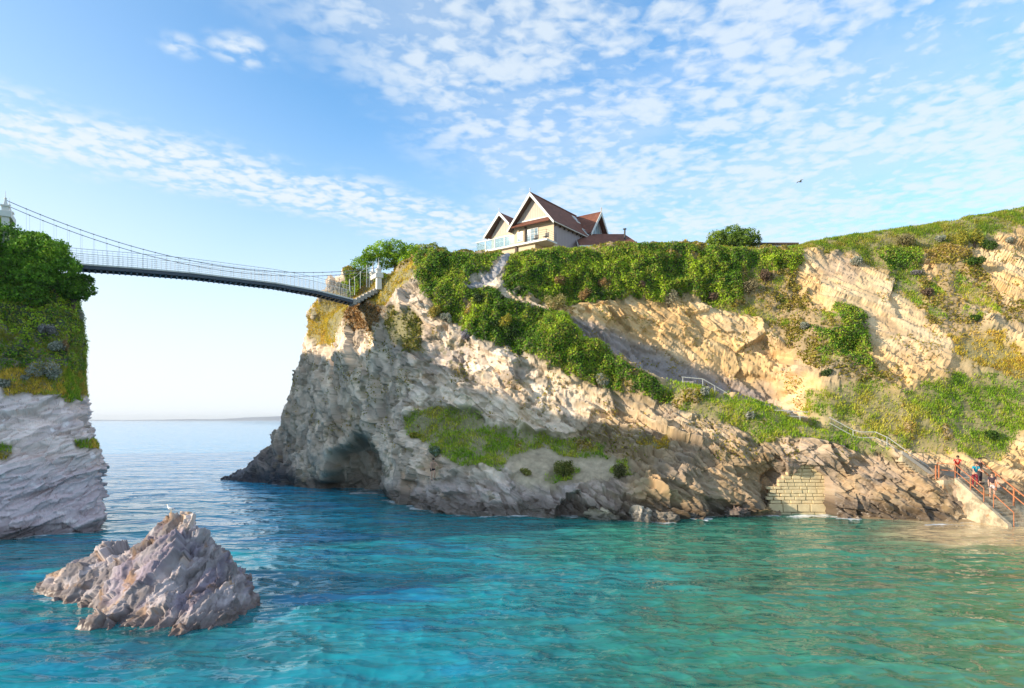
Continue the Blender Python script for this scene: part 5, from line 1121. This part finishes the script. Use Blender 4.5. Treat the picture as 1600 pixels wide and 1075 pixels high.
for args in ((945, 806, 44.6, .95, .75, 'rounded cream boulder at the waterline right of the low sea hollow', (.46, .38, .26)), (1003, 808, 43.9, .7, .95, 'tall pale boulder with foam at its foot below the terrace end', (.44, .38, .30)),
             (1042, 810, 44.1, .75, .65, 'brown boulder just right of the tall pale one at the waterline', (.32, .26, .19)), (1150, 802, 46, .8, .6, 'dark reddish boulder at the waterline left of the stone block wall', (.24, .16, .12)),
             (1085, 806, 45.2, .55, .6, 'small dark boulder awash between the brown and the reddish ones', (.2, .17, .14)), (470, 752, 70.5, 1.6, .5, 'dark low boulder beside the tidal ledge at the far left point', (.12, .12, .14))): boulder(*args)

# ------------------------------------------------------------------ people
import bmesh
SKIN = pmat('skin', (.55, .32, .22), .55, var=.06)
def skinmesh(name, pts, edges, rad, matl, root, sub=1):
    bm = bmesh.new(); ly = bm.verts.layers.skin.verify(); vs = []
    for p, r_ in zip(pts, rad):
        v = bm.verts.new(p); v[ly].radius = (r_, r_) if not isinstance(r_, tuple) else r_; vs.append(v)
    vs[0][ly].use_root = True
    for a, b_ in edges: bm.edges.new((vs[a], vs[b_]))
    me = bpy.data.meshes.new(name); bm.to_mesh(me); bm.free(); me.materials.append(matl)
    o = bpy.data.objects.new(name, me); C.objects.link(o); o.parent = root
    k = o.modifiers.new('skin', 'SKIN'); k.use_smooth_shade = True
    s_ = o.modifiers.new('sub', 'SUBSURF'); s_.levels = sub; s_.render_levels = sub
    return o
def person(loc, rz, label, top=None, bottom=(.03, .03, .05), hair=(.05, .03, .02), lean=0.0, knee=(0, 0), arms=((.25, .1), (.25, .1)), scale=1.0, shorts=False, hood=None, shoes=(.05, .05, .05)):
    """+Y is forward; lean tips the trunk forward, knee bends each leg, arms = (forward, elbow) swings"""
    rt = empty('person', loc, rz); rt.scale = (scale,)*3; tag(rt, label, 'person', 'people on the beach stairs' if 'stairs' in label else None)
    pel = Vector((0, 0, .93)); J = [pel]; 
    def tilt(v): q = Vector(v)-pel; c_, s_ = math.cos(lean), math.sin(lean); return pel+Vector((q.x, q.y*c_+q.z*s_, q.z*c_-q.y*s_))
    pts = [pel, tilt((0, 0, 1.12)), tilt((0, .01, 1.36)), tilt((0, 0, 1.48)), tilt((0, .02, 1.55)), tilt((0, .03, 1.64)), tilt((0, .02, 1.71))]
    rad = [.135, .115, .13, .055, .055, .088, .06]; ed = [(0, 1), (1, 2), (2, 3), (3, 4), (4, 5), (5, 6)]
    shirt_p = [pts[0]+Vector((0, 0, .02)), pts[1], pts[2], tilt((0, 0, 1.44))]; shirt_r = [.15, .135, .15, .075]; shirt_e = [(0, 1), (1, 2), (2, 3)]
    hands = []
    for sgn, (fw, el) in zip((-1, 1), arms):
        sh = tilt((sgn*.18, 0, 1.41)); u = Vector((sgn*.12, math.sin(fw), -math.cos(fw))).normalized(); elb = sh+u*.29
        w_ = Vector((sgn*.02, math.sin(fw+el), -math.cos(fw+el))).normalized(); wr = elb+w_*.25; palm = wr+w_*.07; k0 = len(pts)
        pts += [sh, elb, wr, palm]; rad += [.055, .042, .028, (.036, .02)]; ed += [(2, k0), (k0, k0+1), (k0+1, k0+2), (k0+2, k0+3)]
        side = w_.cross(Vector((sgn, 0, 0))).normalized()
        for fi, ln in zip((-.03, -.01, .01, .03), (.055, .07, .065, .05)):
            a = palm+side*fi+w_*.03; b2 = a+w_*ln*.6; c3 = b2+w_*ln*.35+Vector((-sgn*.02, 0, 0)); q = len(pts); pts += [a, b2, c3]; rad += [.009, .008, .007]; ed += [(k0+3, q), (q, q+1), (q+1, q+2)]
        a = wr+side*.035+w_*.03; q = len(pts); pts += [a, a+w_*.045+side*.01]; rad += [.011, .009]; ed += [(k0+2, q), (q, q+1)]
        s0 = len(shirt_p); shirt_p += [sh, sh.lerp(elb, .6)]; shirt_r += [.075, .06]; shirt_e += [(2, s0), (s0, s0+1)]
    tr_p = [pel+Vector((0, 0, .06)), pel]; tr_r = [.145, .15]; tr_e = [(0, 1)]; feet = []
    for sgn, kb in zip((-1, 1), knee):
        hip = Vector((sgn*.10, 0, .86)); d1 = Vector((0, math.sin(kb), -math.cos(kb))); kn = hip+d1*.42; d2 = Vector((0, -math.sin(kb*.3), -math.cos(kb*.3))); an = kn+d2*.40; toe = an+Vector((sgn*.02, .17, -.04)); q = len(pts)
        pts += [hip, kn, an, an+Vector((0, .03, -.045)), toe]; rad += [.095, .062, .040, .042, .032]; ed += [(0, q), (q, q+1), (q+1, q+2), (q+2, q+3), (q+3, q+4)]
        s0 = len(tr_p); tr_p += [hip, hip.lerp(kn, .55)]; tr_r += [.115, .10]; tr_e += [(1, s0), (s0, s0+1)]
        if not shorts: tr_p += [kn, kn.lerp(an, .85)]; tr_r += [.08, .06]; tr_e += [(s0+1, s0+2), (s0+2, s0+3)]
        feet.append((an, toe))
    skinmesh('body', pts, ed, rad, SKIN, rt)
    if top: skinmesh('top', shirt_p, shirt_e, shirt_r, pmat('cloth', top, .9, var=.15, scale=20), rt)
    skinmesh('shorts' if shorts else 'trousers', tr_p, tr_e, tr_r, pmat('cloth', bottom, .9, var=.15, scale=20), rt)
    hm = MB().ball(tilt((0, -.01, 1.70)), .098, .105, .10); hm.build('hood' if hood else 'hair', pmat('hair', hood or hair, .8, var=.2, scale=30), rt, smooth=True)
    fm = MB(); [fm.ball(tilt((sx, .115, 1.655)), .011, nu=6, nv=4) for sx in (-.033, .033)]; fm.build('eyes', M_black, rt)
    MB().bar(tilt((0, .105, 1.65)), tilt((0, .13, 1.622)), .01, 5, .016).build('nose', SKIN, rt)
    MB().bar(tilt((-.025, .107, 1.59)), tilt((.025, .107, 1.59)), .006, 5).build('mouth', pmat('lips', (.4, .15, .12), .5), rt)
    if not hood: [MB().ball(tilt((sx, .02, 1.64)), .015, .025, .035, nu=6, nv=5).build('ear', SKIN, rt) for sx in (-.095, .095)]
    for an, toe in feet: MB().bar(an+Vector((0, -.05, -.06)), toe+Vector((0, .03, -.02)), .05, 8, .04).ball(toe+Vector((0, .02, -.02)), .045, .05, .035).build('shoe', pmat('shoe', shoes, .7), rt, smooth=True)
    return rt
person(sp3(.75, -.5, LZ+.05), R(150), 'person in a red top bending at the top of the beach stairs', (.55, .04, .03), (.03, .03, .035), lean=.55, arms=((.8, .5), (.7, .4)), knee=(.2, .1))
person(sp3(1.1, .55, Zr(.6)+.0), R(170), 'person in a bright teal jacket on the upper beach stairs', (.0, .30, .42), (.25, .03, .04), lean=.35, arms=((.6, .7), (.5, .6)), knee=(.35, .0))
person(sp3(1.9, .2, Zr(.3)+.0), R(200), 'person in a dark brown coat with dark hair on the beach stairs', (.09, .05, .04), (.05, .04, .05), arms=((.3, .8), (.2, .3)), knee=(.1, .25))
person(sp3(1.55, 1.45, Zr(1.6)), R(160), 'person in pale shorts and dark top furthest down the beach stairs', (.06, .04, .05), (.60, .50, .48), shorts=True, arms=((.4, .3), (.1, .2)), knee=(.4, .0))
p, _ = hit(677, 749)
if p: person(p+Vector((.05, -.85, .0)), R(200), 'bare chested person in black shorts standing on the rocks below the grass ledge', None, (.01, .01, .012), shorts=True, lean=.45, knee=(.9, .6), arms=((1.0, .3), (.5, .3)), scale=1.0)

# ------------------------------------------------------------------ birds
def gull(loc, rz, label, standing=True, s_=1.0, wingz=.1):
    g_ = empty('gull', loc, rz); g_.scale = (s_,)*3; tag(g_, label, 'gull')
    MG = pmat('gull_white', (.82, .82, .80), .7, var=.04); MGr = pmat('gull_grey', (.30, .32, .35), .7, var=.06); MY = pmat('gull_yellow', (.7, .4, .05), .5)
    if standing:
        skinmesh('body', [(0, 0, .22), (0, .13, .27), (0, .19, .37), (0, .21, .44), (0, .25, .45), (0, -.14, .19), (0, -.27, .17)], [(0, 1), (1, 2), (2, 3), (3, 4), (0, 5), (5, 6)], [.085, .075, .045, .05, .03, .06, .02], MG, g_, 2)
        for sx in (-.075, .075): MB().ball((sx, -.04, .235), .022, .17, .06).build('wing', MGr, g_, smooth=True)
        for sx in (-.03, .03): MB().path([Vector((sx, .0, .16)), Vector((sx, .01, .0)), Vector((sx, .07, -.005))], .009, 5).build('leg', MY, g_)
        MB().bar((0, .265, .45), (0, .33, .435), .014, 6, .005).build('beak', MY, g_)
    else:
        skinmesh('body', [(0, 0, 0), (0, .16, .01), (0, .25, .03), (0, -.18, 0), (0, -.3, 0)], [(0, 1), (1, 2), (0, 3), (3, 4)], [.075, .06, .04, .05, .02], MGr, g_, 2)
        for sx in (-1, 1): MB().slab([(sx*.04, .1, .02), (sx*.35, .14, .10), (sx*.72, -.02, .06), (sx*.36, -.02, .09), (sx*.04, -.1, .02)], (0, 0, .02)).build('wing', MGr, g_)
        MB().bar((0, .28, .03), (0, .34, .02), .014, 6, .004).build('beak', MY, g_)
rp = GR1[np.argmax(GR1[:, 2]-.25*np.abs(GR1[:, 0]-W(264, 806, 24.5)[0]))]; q = Vector(rp)
gull(q+Vector((0, 0, -.01)), R(75), 'white gull standing on the tip of the foreground rock', True, .72)
gull(Wv(1250, 284, 60), R(100), 'dark gull gliding in the sky right of the house', False, .8)

# ------------------------------------------------------------------ sea air
HZ = 0.00011
hb = MB().box((-9450, -2050, -7.2), (18900, 0, 0), (0, 11500, 0), (0, 0, 68.0)); m, t = mat('haze'); pv = t.nodes.new('ShaderNodeVolumePrincipled')
pv.inputs['Color'].default_value = (.93, .95, .98, 1); pv.inputs['Density'].default_value = HZ; pv.inputs['Anisotropy'].default_value = .3
o_ = t.nodes.new('ShaderNodeOutputMaterial'); t.links.new(pv.outputs[0], o_.inputs['Volume'])
tag(hb.build('haze', m), 'pale sea haze lying over the water', 'haze', kind='stuff')
